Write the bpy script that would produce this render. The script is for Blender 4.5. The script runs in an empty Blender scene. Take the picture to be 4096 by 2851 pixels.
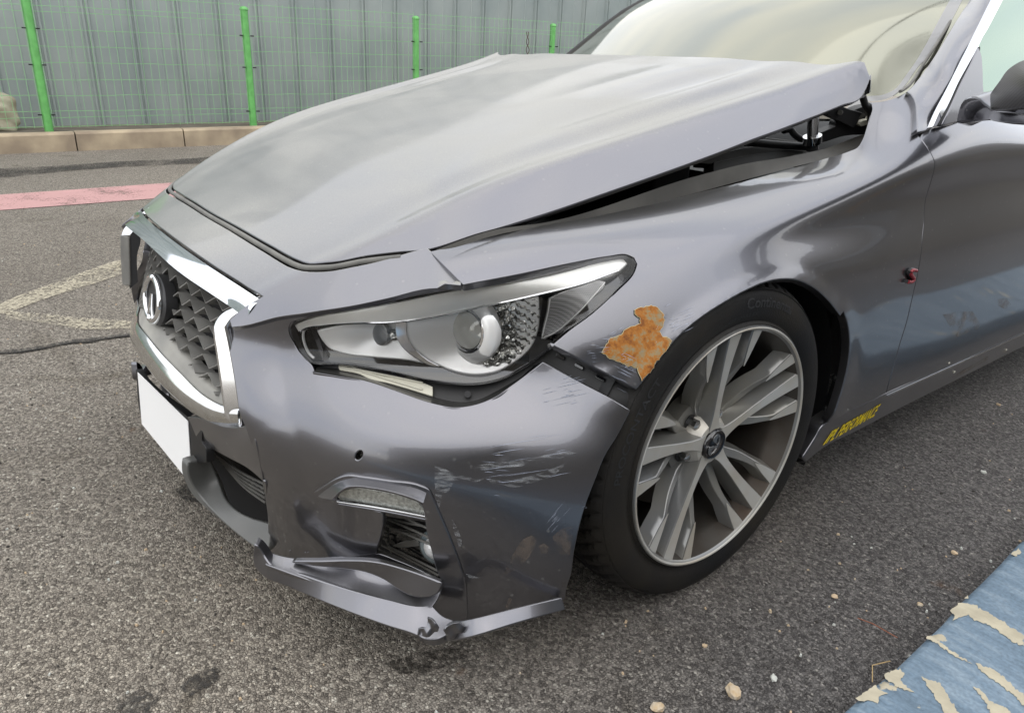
import bpy, bmesh, math, random
import numpy as np
from mathutils import Vector, Matrix, Euler
from mathutils.bvhtree import BVHTree
from mathutils.geometry import delaunay_2d_cdt
random.seed(7); rng = np.random.default_rng(7)
S = bpy.context.scene
COL = S.collection
R = math.radians

# ------------------------------------------------------------------ camera, sky, sun, exposure
CAM = np.array([1.6253, -1.1051, 1.0066]); EUL = (1.1913, -0.0442, 0.9218); FPX = 2905.9
PW, PH = 4096.0, 2851.0
cam = bpy.data.cameras.new('camera'); co = bpy.data.objects.new('camera', cam); COL.objects.link(co)
co.location = CAM; co.rotation_euler = EUL
cam.sensor_width = 36; cam.lens = FPX*36/PW; cam.clip_start = 0.02; cam.clip_end = 400
S.camera = co
SUN_EL, SUN_AZ = 66, -30     # azimuth of the direction towards the sun, degrees from +X
w = bpy.data.worlds.new('World'); S.world = w; w.use_nodes = True
nt = w.node_tree; nt.nodes.clear()
def wn(t): return nt.nodes.new(t)
sky = wn('ShaderNodeTexSky'); sky.sky_type = 'NISHITA'; sky.sun_disc = False
sky.sun_elevation = R(SUN_EL); sky.sun_rotation = R(90-SUN_AZ); sky.dust_density = 3.0
tc = wn('ShaderNodeTexCoord'); mp = wn('ShaderNodeMapping'); mp.inputs['Scale'].default_value = (1.6, 1.6, 4.5)
nz = wn('ShaderNodeTexNoise'); nz.inputs['Scale'].default_value = 1.7; nz.inputs['Detail'].default_value = 5
cr = wn('ShaderNodeValToRGB'); cr.color_ramp.elements[0].position = .38; cr.color_ramp.elements[1].position = .68
cr.color_ramp.elements[0].color = (8.4, 8.8, 9.5, 1); cr.color_ramp.elements[1].color = (11.6, 11.4, 10.8, 1)
mx = wn('ShaderNodeMix'); mx.data_type = 'RGBA'; mx.inputs[0].default_value = .88
bg = wn('ShaderNodeBackground'); bg.inputs[1].default_value = .10; wo = wn('ShaderNodeOutputWorld')
L = nt.links.new
L(tc.outputs['Generated'], mp.inputs[0]); L(mp.outputs[0], nz.inputs[0]); L(nz.outputs[0], cr.inputs[0])
L(sky.outputs[0], mx.inputs[6]); L(cr.outputs[0], mx.inputs[7]); L(mx.outputs[2], bg.inputs[0]); L(bg.outputs[0], wo.inputs[0])
sl = bpy.data.lights.new('sun', 'SUN'); sl.energy = .5; sl.angle = R(100); sl.color = (1, .95, .88)
so = bpy.data.objects.new('sun', sl); COL.objects.link(so)
sd = Vector((math.cos(R(SUN_EL))*math.cos(R(SUN_AZ)), math.cos(R(SUN_EL))*math.sin(R(SUN_AZ)), math.sin(R(SUN_EL))))
so.rotation_euler = sd.to_track_quat('Z', 'Y').to_euler(); so.location = (-5, -5, 8)
S.view_settings.view_transform = 'Standard'; S.view_settings.look = 'None'
S.view_settings.exposure = 0.90; S.view_settings.gamma = 1
try: S.view_settings.use_curve_mapping = False
except Exception: pass

# ------------------------------------------------------------------ surveying helpers
RM = np.array(Euler(EUL, 'XYZ').to_matrix())
def rays(p):
    p = np.atleast_2d(np.asarray(p, float))
    d = np.stack([(p[:,0]-PW/2)/FPX, -(p[:,1]-PH/2)/FPX, -np.ones(len(p))], 1)
    return d@RM.T
def at(px, py, ax, val):
    d = rays([(px, py)])[0]; i = 'xyz'.index(ax); t = (val-CAM[i])/d[i]; return CAM+t*d
def proj(P):
    q = (np.atleast_2d(P)-CAM)@RM
    return np.stack([PW/2+FPX*q[:,0]/-q[:,2], PH/2-FPX*q[:,1]/-q[:,2]], 1)
ZO = {'A':(400,700,1.2291),'B':(1100,1000,1.5307),'C':(900,1700,1.5307),'D':(2200,1000,1.1023),'E':(2400,0,1.3538),
      'F':(3200,900,1.4531),'G':(0,0,1.5979),'H':(600,100,1.435),'I':(1300,0,1.9133),'J':(2800,300,2.87),'K':(440,820,3.133),
      'P':(2500,1200,2.869),'Q':(2500,1757,2.869),'R':(1430,2000,3.805),'M':(3700,0,2.664),'S':(3300,300,2.663),'V':(0,0,.56055)}
def T(k, *pts):
    x, y, s = ZO[k]; return [(x+a/s, y+b/s) for a, b in pts]

def spline(t, Y, tt):
    """natural cubic spline through rows of Y at parameters t"""
    t = np.asarray(t, float); Y = np.asarray(Y, float); n = len(t)
    if n == 2:
        w_ = ((tt-t[0])/(t[1]-t[0]))[:, None]; return Y[0]*(1-w_)+Y[1]*w_
    h = np.diff(t); A = np.zeros((n, n)); B = np.zeros((n, Y.shape[1])); A[0,0] = A[-1,-1] = 1
    for i in range(1, n-1):
        A[i,i-1] = h[i-1]; A[i,i] = 2*(h[i-1]+h[i]); A[i,i+1] = h[i]
        B[i] = 6*((Y[i+1]-Y[i])/h[i]-(Y[i]-Y[i-1])/h[i-1])
    M = np.linalg.solve(A, B)
    k = np.clip(np.searchsorted(t, tt)-1, 0, n-2); hk = h[k][:, None]
    a = (t[k+1]-tt)[:, None]; b = (tt-t[k])[:, None]
    return (M[k]*a**3+M[k+1]*b**3)/(6*hk)+(Y[k]/hk-M[k]*hk/6)*a+(Y[k+1]/hk-M[k+1]*hk/6)*b
def pspl(t, Y, tt):
    """monotone (no overshoot) C1 interpolation"""
    t = np.asarray(t, float); Y = np.asarray(Y, float); h = np.diff(t)[:, None]; d = np.diff(Y, axis=0)/h
    m = np.zeros_like(Y); m[0] = d[0]; m[-1] = d[-1]
    if len(t) > 2:
        w1 = 2*h[1:]+h[:-1]; w2 = h[1:]+2*h[:-1]; s = d[:-1]*d[1:] > 0
        with np.errstate(all='ignore'): v = (w1+w2)/(w1/d[:-1]+w2/d[1:])
        m[1:-1] = np.where(s, v, 0)
    k = np.clip(np.searchsorted(t, tt)-1, 0, len(t)-2); hk = h[k]; u = ((tt-t[k])[:, None])/hk
    return ((2*u**3-3*u**2+1)*Y[k]+(u**3-2*u**2+u)*hk*m[k]+(-2*u**3+3*u**2)*Y[k+1]+(u**3-u**2)*hk*m[k+1])

def push(P, N, off):
    """move surveyed points off their surface by off metres (measured along the normal), sliding along the line of sight"""
    if off == 0: return P
    if abs(off) < .0035: return P+N*off
    D = P-CAM; D /= np.linalg.norm(D, axis=1)[:, None]; c = -(N*D).sum(1); c = np.maximum(np.abs(c), .5)
    return P-D*(off/c)[:, None]

class Grid:
    """smooth surface through a grid of 3D points; answers camera rays, vertical rays"""
    def __init__(s, G, n=8, monov=False):
        G = np.asarray(G, float); nr, nc, _ = G.shape
        tu = np.concatenate([[0], np.cumsum(np.mean(np.linalg.norm(np.diff(G, axis=1), axis=2), axis=0))])
        tv = np.concatenate([[0], np.cumsum(np.mean(np.linalg.norm(np.diff(G, axis=0), axis=2), axis=1))])
        uu = np.concatenate([np.linspace(a, b, n, endpoint=False) for a, b in zip(tu[:-1], tu[1:])]+[[tu[-1]]])
        vv = np.concatenate([np.linspace(a, b, n, endpoint=False) for a, b in zip(tv[:-1], tv[1:])]+[[tv[-1]]])
        X = spline(tu, G.transpose(1, 0, 2).reshape(nc, -1), uu).reshape(len(uu), nr, 3).transpose(1, 0, 2)
        f = pspl if monov else spline
        X = f(tv, X.reshape(nr, -1), vv).reshape(len(vv), len(uu), 3)
        s.D = X; a, b = X.shape[:2]
        gu = np.gradient(X, axis=1); gv = np.gradient(X, axis=0); N = np.cross(gu, gv)
        N /= np.linalg.norm(N, axis=2)[..., None]+1e-12
        s.V = X.reshape(-1, 3); s.N = N.reshape(-1, 3)
        idx = np.arange(a*b).reshape(a, b)
        q = np.stack([idx[:-1,:-1], idx[:-1,1:], idx[1:,1:], idx[1:,:-1]], -1).reshape(-1, 4)
        s.F = np.concatenate([q[:, [0,1,2]], q[:, [0,2,3]]])
        s.bvh = BVHTree.FromPolygons(s.V.tolist(), s.F.tolist(), all_triangles=True)
    def _hit(s, o, d):
        r = s.bvh.ray_cast(Vector(o), Vector(d), 50)
        if r[0] is None: return None
        p = np.array(r[0]); f = s.F[r[2]]; a, b, c = s.V[f]
        v0, v1, v2 = b-a, c-a, p-a; d00, d01, d11, d20, d21 = v0@v0, v0@v1, v1@v1, v2@v0, v2@v1
        de = d00*d11-d01*d01+1e-20; v = (d11*d20-d01*d21)/de; w_ = (d00*d21-d01*d20)/de
        n = s.N[f[0]]*(1-v-w_)+s.N[f[1]]*v+s.N[f[2]]*w_; n /= np.linalg.norm(n)+1e-12
        if n@np.asarray(d) > 0: n = -n
        return p, n
    def px(s, pts, off=0):
        pts = np.atleast_2d(np.asarray(pts, float)); D = rays(pts); out = np.zeros((len(pts), 3)); nn = np.zeros((len(pts), 3)); ok = np.zeros(len(pts), bool)
        for i, d in enumerate(D):
            h = s._hit(CAM, d)
            if h: out[i], nn[i] = h; ok[i] = True
        s.ok = ok
        if not ok.all():
            if not ok.any(): raise RuntimeError('surface missed entirely')
            gi = np.where(ok)[0]
            for i in np.where(~ok)[0]:
                j = gi[np.argmin(((pts[gi]-pts[i])**2).sum(1))]
                n = nn[j]; t = ((out[j]-CAM)@n)/(D[i]@n+1e-9)
                tj = np.linalg.norm(out[j]-CAM)/np.linalg.norm(D[i])
                t = min(max(t, tj*.9), tj*1.1); out[i] = CAM+t*D[i]; nn[i] = n
        return push(out, nn, off), nn
    def xy(s, pts):
        out = []; nn = []
        for x, y in pts:
            h = s._hit((x, y, 5), (0, 0, -1))
            if h is None:
                q = s.bvh.find_nearest(Vector((x, y, .7))); h = (np.array((x, y, q[0][2])), np.array((0, 0, 1.)))
            out.append(h[0]); nn.append(h[1])
        return np.array(out), np.array(nn)

class Px:
    """smooth surface through surveyed pixels: inverse depth interpolated over the image (planes stay planes)"""
    def __init__(s, ctrl, lin=False):
        P = []; 
        for c in ctrl:
            if len(c) == 4: P.append(((c[0], c[1]), at(*c)))
            else: P.append(((c[0], c[1]), np.array(c[2])))
        s.p = np.array([a for a, _ in P])/1000; d = np.array([1/(-((q-CAM)@RM)[2]) for _, q in P]); n = len(P); s.lin = lin or n < 5
        if s.lin:
            A = np.c_[np.ones(n), s.p]; s.w = None; s.l = np.linalg.lstsq(A, d, rcond=None)[0]
        else:
            r = np.linalg.norm(s.p[:,None]-s.p[None], axis=2); Q = np.c_[np.ones(n), s.p]
            M = np.block([[r**3*1.0+np.eye(n)*1e-4, Q], [Q.T, np.zeros((3,3))]])
            x = np.linalg.solve(M, np.r_[d, 0, 0, 0]); s.w = x[:n]; s.l = x[n:]
    def inv(s, q):
        q = np.asarray(q)/1000; v = np.c_[np.ones(len(q)), q]@s.l
        if s.w is not None: v = v+(np.linalg.norm(q[:,None]-s.p[None], axis=2)**3)@s.w
        return v
    def pos(s, q): return CAM+rays(q)/s.inv(q)[:, None]
    def px(s, pts, off=0):
        pts = np.atleast_2d(np.asarray(pts, float)); P = s.pos(pts); A = s.pos(pts+[3,0])-P; B = s.pos(pts+[0,3])-P
        N = np.cross(B, A); N /= np.linalg.norm(N, axis=1)[:, None]+1e-15
        f = np.sign((N*(CAM-P)).sum(1)); N *= np.where(f == 0, 1, f)[:, None]
        return push(P, N, off), N

def smooth(pts, step=10, ang=38, closed=True):
    P = np.array(pts, float); n = len(P); out = []
    tan = []; cor = []
    for i in range(n):
        if not closed and i in (0, n-1): tan.append(P[min(i+1, n-1)]-P[max(i-1, 0)]); cor.append(True); continue
        a = P[i]-P[i-1]; b = P[(i+1) % n]-P[i]; la, lb = np.linalg.norm(a)+1e-9, np.linalg.norm(b)+1e-9
        c = math.degrees(math.acos(max(-1, min(1, a@b/la/lb)))); cor.append(c > ang)
        tt = (a/la*lb+b/lb*la)/(la+lb); tan.append(tt)
    for i in range(n if closed else n-1):
        j = (i+1) % n; d = P[j]-P[i]; l = np.linalg.norm(d)
        t0 = d/l if cor[i] else tan[i]; t1 = d/l if cor[j] else tan[j]
        k = max(1, int(l/step))
        for m in range(k):
            u = m/k
            out.append((2*u**3-3*u**2+1)*P[i]+(u**3-2*u**2+u)*t0*l+(-2*u**3+3*u**2)*P[j]+(u**3-u**2)*t1*l)
    if not closed: out.append(P[-1])
    return np.array(out)
def inset(P, g):
    P = np.asarray(P); a = .5*np.sum(P[:,0]*np.roll(P[:,1], -1)-np.roll(P[:,0], -1)*P[:,1])
    t = np.roll(P, -1, 0)-np.roll(P, 1, 0); t /= np.linalg.norm(t, axis=1)[:, None]+1e-12
    n = np.stack([-t[:,1], t[:,0]], 1)*(1 if a > 0 else -1)
    return P+n*g
def inside(P, q):
    x, y = q[:,0], q[:,1]; r = np.zeros(len(q), bool)
    X, Y = P[:,0], P[:,1]; X2, Y2 = np.roll(X, -1), np.roll(Y, -1)
    for a, b, c, d in zip(X, Y, X2, Y2):
        if b == d: continue
        m = (b > y) != (d > y); r ^= m & (x < (c-a)*(y-b)/(d-b)+a)
    return r

# ------------------------------------------------------------------ object helpers
def link(name, me, mat=None, parent=None):
    o = bpy.data.objects.new(name, me); COL.objects.link(o)
    if mat and not me.materials: me.materials.append(mat)
    if parent: o.parent = parent
    return o
def meta(o, label=None, cat=None, group=None, kind=None):
    if label: o['label'] = label
    if cat: o['category'] = cat
    if group: o['group'] = group
    if kind: o['kind'] = kind
    return o
def empty(name, loc=(0,0,0), parent=None):
    o = bpy.data.objects.new(name, None); COL.objects.link(o); o.location = loc; o.empty_display_size = .1
    if parent: o.parent = parent
    return o
def mesh(name, V, F, mat=None, parent=None, sm=True, N=None, ang=None):
    me = bpy.data.meshes.new(name); me.from_pydata([tuple(map(float, v)) for v in V], [], [tuple(map(int, f)) for f in F]); me.update()
    if sm: me.polygons.foreach_set('use_smooth', [True]*len(me.polygons))
    if N is not None: me.normals_split_custom_set_from_vertices([tuple(map(float, n)) for n in N])
    o = link(name, me, mat, parent)
    if ang and sm:
        try: me.set_sharp_from_angle(angle=R(ang))
        except Exception: pass
    return o

def tri(outline, grid, holes=(), lines=()):
    """constrained triangulation of a 2D outline with interior grid points"""
    O = [np.asarray(outline)]+[np.asarray(h) for h in holes]
    pts = []; edges = []
    for P in O:
        k = len(pts); m = len(P); pts += P.tolist(); edges += [(k+i, k+(i+1) % m) for i in range(m)]
    nb = len(pts); lo = O[0].min(0); hi = O[0].max(0)
    gx = np.arange(lo[0]+grid*.5, hi[0], grid); gy = np.arange(lo[1]+grid*.5, hi[1], grid*.866)
    X, Y = np.meshgrid(gx, gy); X[1::2] += grid*.5; q = np.stack([X.ravel(), Y.ravel()], 1)
    m = inside(O[0], q)
    for h in O[1:]: m &= ~inside(h, q)
    q = q[m]
    for Ln in lines:
        k = len(pts); pts += [list(map(float, p)) for p in Ln]; edges += [(k+i, k+i+1) for i in range(len(Ln)-1)]
    B = np.array(pts)
    keep = np.ones(len(q), bool)
    for i in range(0, len(q), 2000):
        d = ((q[i:i+2000, None]-B[None])**2).sum(2).min(1); keep[i:i+2000] = d > (grid*.55)**2
    q = q[keep]; allp = pts+q.tolist()
    r = delaunay_2d_cdt([Vector(p) for p in allp], edges, [], 0, 1e-7)
    V = np.array([tuple(v) for v in r[0]]); F = np.array(r[2]); c = V[F].mean(1)
    m = inside(O[0], c)
    for h in O[1:]: m &= ~inside(h, c)
    F = F[m]
    # boundary edges
    cnt = {}
    for f in F:
        for a, b in ((f[0],f[1]),(f[1],f[2]),(f[2],f[0])):
            if (b, a) in cnt: del cnt[(b, a)]
            else: cnt[(a, b)] = 1
    return V, F, list(cnt)

def finish(name, P, N, F, B, mat, parent, skirt, lip, mirror, midx=None):
    """panel mesh with rolled edge and return flange along boundary edges B"""
    P = np.asarray(P); N = np.asarray(N); V = P.tolist(); NN = N.tolist(); FF = [tuple(f) for f in F]
    fl = np.cross(P[F[:,1]]-P[F[:,0]], P[F[:,2]]-P[F[:,0]]); 
    if (fl*N[F[:,0]]).sum() < 0:
        FF = [f[::-1] for f in FF]; B = [(b, a) for a, b in B]
    if skirt:
        out = {}
        for a, b in B:
            e = P[b]-P[a]; e /= np.linalg.norm(e)+1e-12; o = np.cross(e, N[a])
            for v in (a, b): out.setdefault(v, []).append(o)
        r1 = {}; r2 = {}; r3 = {}
        for v, os_ in out.items():
            o = np.mean(os_, 0); o /= np.linalg.norm(o)+1e-12; n = N[v]
            r1[v] = len(V); V.append(P[v]+o*lip*.7-n*lip*.3); x = o*.7+n*.7; NN.append(x/np.linalg.norm(x))
            r2[v] = len(V); V.append(P[v]+o*lip-n*lip*1.0); NN.append(o)
            r3[v] = len(V); V.append(P[v]+o*lip-n*(skirt+lip)); NN.append(o)
        for a, b in B:
            FF += [(b, a, r1[a], r1[b]), (r1[b], r1[a], r2[a], r2[b]), (r2[b], r2[a], r3[a], r3[b])]
    o = mesh(name, V, FF, mat, parent, N=NN)
    if mirror:
        V2 = [(-v[0], v[1], v[2]) for v in V]; N2 = [(-v[0], v[1], v[2]) for v in NN]
        m = mesh(name, V2, [f[::-1] for f in FF], mat, parent, N=N2)
        return o, m
    return o
def panel(name, surf, outline, mat, parent=None, grid=20, skirt=.012, lip=.0016, gap=0, off=0, holes=(), mirror=False, step=10, ang=38, disp=None, clip=False):
    O = smooth(outline, step, ang)
    if gap: O = inset(O, gap)
    H = [smooth(h, step, ang) for h in holes]
    V, F, B = tri(O, grid, H)
    P, N = surf.px(V, off)
    if clip: F = F[surf.ok[F].all(1)]; B = []
    if disp is not None:
        P = P+N*np.asarray(disp(V))[:, None]
        fn = np.cross(P[F[:,1]]-P[F[:,0]], P[F[:,2]]-P[F[:,0]]); N2 = np.zeros_like(N)
        for k in range(3): np.add.at(N2, F[:,k], fn)
        N2 /= np.linalg.norm(N2, axis=1)[:, None]+1e-15; s_ = np.sign((N2*N).sum(1)); N = N2*np.where(s_ == 0, 1, s_)[:, None]
    return finish(name, P, N, F, B, mat, parent, skirt, lip, mirror)
def panel_xy(name, surf, outline, mat, parent=None, grid=.014, skirt=.012, lip=.0016, step=.008, ang=38, off=0, lines=()):
    O = smooth(outline, step, ang); V, F, B = tri(O, grid, lines=lines)
    P, N = surf.xy(V); P = P+N*off
    return finish(name, P, N, F, B, mat, parent, skirt, lip, False)

def tube(name, pts, r, mat, parent=None, n=8, closed=False, caps=True):
    P = np.array(pts, float); m = len(P); V = []; F = []
    T_ = np.gradient(P, axis=0) if not closed else np.roll(P, -1, 0)-np.roll(P, 1, 0)
    up = np.array([0, 0, 1.]) if abs(T_[0][2]) < .9*np.linalg.norm(T_[0]) else np.array([1., 0, 0])
    rr = r if hasattr(r, '__len__') else [r]*m
    for i in range(m):
        t = T_[i]/(np.linalg.norm(T_[i])+1e-12); a = np.cross(t, up); a /= np.linalg.norm(a)+1e-9; b = np.cross(t, a); up = -np.cross(t, a) if False else up
        for k in range(n):
            th = 2*math.pi*k/n; V.append(P[i]+rr[i]*(math.cos(th)*a+math.sin(th)*b))
    for i in range(m if closed else m-1):
        j = (i+1) % m
        for k in range(n): l = (k+1) % n; F.append((i*n+k, i*n+l, j*n+l, j*n+k))
    if caps and not closed: F.append(tuple(range(n-1, -1, -1))); F.append(tuple(range((m-1)*n, m*n)))
    return mesh(name, V, F, mat, parent, ang=50)
def box(name, lo, hi, mat, parent=None, bev=0, M=None):
    bm = bmesh.new(); bmesh.ops.create_cube(bm, size=1)
    lo = Vector(lo); hi = Vector(hi)
    for v in bm.verts: v.co = Vector([(v.co[i]+.5)*(hi[i]-lo[i])+lo[i] for i in range(3)])
    if bev: bmesh.ops.bevel(bm, geom=bm.edges[:], offset=bev, segments=2, affect='EDGES', profile=.6)
    if M is not None: bm.transform(M)
    me = bpy.data.meshes.new(name); bm.to_mesh(me); bm.free()
    return link(name, me, mat, parent)
def loft(name, lines, mat, parent=None, step=.01, closed_v=False, thick=0):
    """smooth surface through a few 3D polylines given along u"""
    g = Grid(np.array(lines), n=6); a, b = g.D.shape[:2]
    idx = np.arange(a*b).reshape(a, b); F = np.stack([idx[:-1,:-1], idx[:-1,1:], idx[1:,1:], idx[1:,:-1]], -1).reshape(-1, 4)
    o = mesh(name, g.V, F, mat, parent)
    if thick:
        m = o.modifiers.new('thickness', 'SOLIDIFY'); m.thickness = thick; m.offset = -1
    return o

# ------------------------------------------------------------------ materials
def M_(name):
    m = bpy.data.materials.new(name); m.use_nodes = True; t = m.node_tree; t.nodes.clear()
    o = t.nodes.new('ShaderNodeOutputMaterial'); p = t.nodes.new('ShaderNodeBsdfPrincipled'); t.links.new(p.outputs[0], o.inputs[0])
    return m, t, p, o
def col(c): return (c[0], c[1], c[2], 1)
def simple(name, c, rough=.5, metal=0, spec=.5, coat=0, noise=0, nscale=40, bump=0, bscale=200, dirt=None):
    m, t, p, o = M_(name); I = p.inputs
    I['Base Color'].default_value = col(c); I['Roughness'].default_value = rough; I['Metallic'].default_value = metal
    I['Specular IOR Level'].default_value = spec; I['Coat Weight'].default_value = coat; I['Coat Roughness'].default_value = .04
    tcn = t.nodes.new('ShaderNodeTexCoord')
    if noise or dirt:
        n = t.nodes.new('ShaderNodeTexNoise'); n.inputs['Scale'].default_value = nscale; n.inputs['Detail'].default_value = 6
        t.links.new(tcn.outputs['Object'], n.inputs[0])
        r = t.nodes.new('ShaderNodeValToRGB'); r.color_ramp.elements[0].position = .35; r.color_ramp.elements[1].position = .65
        d = dirt or tuple(x*(1-noise) for x in c)
        r.color_ramp.elements[0].color = col(c); r.color_ramp.elements[1].color = col(d)
        t.links.new(n.outputs[0], r.inputs[0]); t.links.new(r.outputs[0], I['Base Color'])
    if bump:
        n2 = t.nodes.new('ShaderNodeTexNoise'); n2.inputs['Scale'].default_value = bscale; n2.inputs['Detail'].default_value = 3
        t.links.new(tcn.outputs['Object'], n2.inputs[0]); b = t.nodes.new('ShaderNodeBump'); b.inputs['Strength'].default_value = bump
        b.inputs['Distance'].default_value = .002; t.links.new(n2.outputs[0], b.inputs['Height']); t.links.new(b.outputs[0], I['Normal'])
    return m
def paint(name, dust_lo, dust_hi, marks=(), base=(.178,.178,.197), dustc=(.36,.355,.335)):
    """metallic grey clear-coated paint; fine dust lies on upward-facing surfaces, thinner in oval patches"""
    m, t, p, o = M_(name); I = p.inputs; N = t.nodes.new; l = t.links.new
    I['Base Color'].default_value = col(base); I['Metallic'].default_value = 1.0; I['Roughness'].default_value = .29
    I['Coat Weight'].default_value = 1.0; I['Coat Roughness'].default_value = .03; I['Coat IOR'].default_value = 1.5
    c = N('ShaderNodeTexCoord')
    sp = N('ShaderNodeTexNoise'); sp.inputs['Scale'].default_value = 1400; sp.inputs['Detail'].default_value = 1; l(c.outputs['Object'], sp.inputs[0])
    mm = N('ShaderNodeMix'); mm.data_type = 'RGBA'; l(sp.outputs[0], mm.inputs[0]); mm.inputs[6].default_value = col([x*.86 for x in base]); mm.inputs[7].default_value = col([min(1, x*1.16) for x in base])
    l(mm.outputs[2], I['Base Color'])
    op = N('ShaderNodeBump'); op.inputs['Strength'].default_value = .05; op.inputs['Distance'].default_value = .0006
    on = N('ShaderNodeTexNoise'); on.inputs['Scale'].default_value = 260; l(c.outputs['Object'], on.inputs[0]); l(on.outputs[0], op.inputs['Height']); l(op.outputs[0], I['Coat Normal'])
    # dust
    D = N('ShaderNodeBsdfPrincipled'); D.inputs['Base Color'].default_value = col(dustc); D.inputs['Roughness'].default_value = .85; D.inputs['Specular IOR Level'].default_value = .25
    g = N('ShaderNodeNewGeometry'); s = N('ShaderNodeSeparateXYZ'); l(g.outputs['Normal'], s.inputs[0])
    mr = N('ShaderNodeMapRange'); mr.inputs[1].default_value = .80; mr.inputs[2].default_value = .965; mr.inputs[3].default_value = dust_lo; mr.inputs[4].default_value = dust_hi; l(s.outputs[2], mr.inputs[0])
    n1 = N('ShaderNodeTexNoise'); n1.inputs['Scale'].default_value = 3.0; n1.inputs['Detail'].default_value = 7; n1.inputs['Distortion'].default_value = .8; l(c.outputs['Object'], n1.inputs[0])
    m1 = N('ShaderNodeMapRange'); m1.inputs[1].default_value = .32; m1.inputs[2].default_value = .62; m1.inputs[3].default_value = .60; m1.inputs[4].default_value = 1.08; l(n1.outputs[0], m1.inputs[0])
    n2 = N('ShaderNodeTexNoise'); n2.inputs['Scale'].default_value = 420; n2.inputs['Detail'].default_value = 3; l(c.outputs['Object'], n2.inputs[0])
    m2 = N('ShaderNodeMapRange'); m2.inputs[1].default_value = .3; m2.inputs[2].default_value = .7; m2.inputs[3].default_value = .66; m2.inputs[4].default_value = 1.14; l(n2.outputs[0], m2.inputs[0])
    a = N('ShaderNodeMath'); a.operation = 'MULTIPLY'; l(mr.outputs[0], a.inputs[0]); l(m1.outputs[0], a.inputs[1])
    b = N('ShaderNodeMath'); b.operation = 'MULTIPLY'; b.use_clamp = True; l(a.outputs[0], b.inputs[0]); l(m2.outputs[0], b.inputs[1])
    last = b.outputs[0]
    for (cx, cy, rx, ry, rot, amt, soft) in marks:  # each mark thins the dust inside a soft oval
        q = N('ShaderNodeMapping'); q.vector_type = 'TEXTURE'; q.inputs['Location'].default_value = (cx, cy, 0); q.inputs['Rotation'].default_value = (0, 0, R(rot)); q.inputs['Scale'].default_value = (rx, ry, 1000)
        wv = N('ShaderNodeTexNoise'); wv.inputs['Scale'].default_value = 5; wv.inputs['Detail'].default_value = 4; l(c.outputs['Object'], wv.inputs[0])
        l(c.outputs['Object'], q.inputs[0]); le = N('ShaderNodeVectorMath'); le.operation = 'LENGTH'; l(q.outputs[0], le.inputs[0])
        ad = N('ShaderNodeMath'); ad.operation = 'MULTIPLY_ADD'; ad.inputs[1].default_value = .5; l(wv.outputs[0], ad.inputs[0]); l(le.outputs['Value'], ad.inputs[2])
        rr = N('ShaderNodeMapRange'); rr.interpolation_type = 'SMOOTHSTEP'; rr.inputs[1].default_value = 1.25-soft; rr.inputs[2].default_value = 1.25; rr.inputs[3].default_value = amt; rr.inputs[4].default_value = 1; l(ad.outputs[0], rr.inputs[0])
        mu = N('ShaderNodeMath'); mu.operation = 'MULTIPLY'; l(last, mu.inputs[0]); l(rr.outputs[0], mu.inputs[1]); last = mu.outputs[0]
    vs = N('ShaderNodeTexVoronoi'); vs.inputs['Scale'].default_value = 55; l(c.outputs['Object'], vs.inputs[0]); sv = N('ShaderNodeSeparateColor'); l(vs.outputs['Color'], sv.inputs[0])
    v1_ = N('ShaderNodeMapRange'); v1_.inputs[1].default_value = .10; v1_.inputs[2].default_value = .20; v1_.inputs[3].default_value = 1; v1_.inputs[4].default_value = 0; l(vs.outputs['Distance'], v1_.inputs[0])
    v2_ = N('ShaderNodeMapRange'); v2_.inputs[1].default_value = .55; v2_.inputs[2].default_value = .95; v2_.inputs[3].default_value = 0; v2_.inputs[4].default_value = .22; l(sv.outputs[0], v2_.inputs[0])
    v3_ = N('ShaderNodeMath'); v3_.operation = 'MULTIPLY_ADD'; v3_.use_clamp = True; l(v1_.outputs[0], v3_.inputs[0]); l(v2_.outputs[0], v3_.inputs[1]); l(last, v3_.inputs[2]); last = v3_.outputs[0]
    mix = N('ShaderNodeMixShader'); l(last, mix.inputs[0]); l(p.outputs[0], mix.inputs[1]); l(D.outputs[0], mix.inputs[2]); l(mix.outputs[0], o.inputs[0])
    return m
def thin_glass(name, tint=(1,1,1), ior=1.5, rough=.01):
    m = bpy.data.materials.new(name); m.use_nodes = True; t = m.node_tree; t.nodes.clear(); N = t.nodes.new; l = t.links.new
    o = N('ShaderNodeOutputMaterial'); a = N('ShaderNodeBsdfTransparent'); a.inputs[0].default_value = col(tint)
    g = N('ShaderNodeBsdfGlossy'); g.inputs['Roughness'].default_value = rough; f = N('ShaderNodeFresnel'); f.inputs[0].default_value = ior
    x = N('ShaderNodeMixShader'); l(f.outputs[0], x.inputs[0]); l(a.outputs[0], x.inputs[1]); l(g.outputs[0], x.inputs[2]); l(x.outputs[0], o.inputs[0])
    return m

m_hood = paint('dusty_grey_paint', .03, .97, marks=[(.10,.20,.42,.20,15,.80,.12),(.0,-.12,.5,.16,12,.88,.10),(-.30,-.50,.10,.13,0,.62,.5),(-.38,-.2,.07,.5,-8,.75,.6),(.15,-.62,.10,.03,20,.8,.5)])
m_paint = paint('grey_metallic_paint', .02, .12)
m_bumper = paint('grey_bumper_paint', .02, .16)
m_chrome = simple('chrome', (.80,.81,.83), .06, 1, noise=.06, nscale=30)
m_chrome_dusty = simple('dusty_chrome', (.74,.75,.75), .12, 1, dirt=(.66,.66,.64), nscale=60)
m_black = simple('black_plastic', (.012,.012,.013), .45)
m_gloss = simple('gloss_black', (.008,.008,.010), .08, coat=1)
m_void = simple('dark_underside', (.006,.006,.007), .8)
m_rub = simple('rubber_seal', (.13,.128,.12), .75, dirt=(.19,.185,.17), nscale=20)
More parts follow.
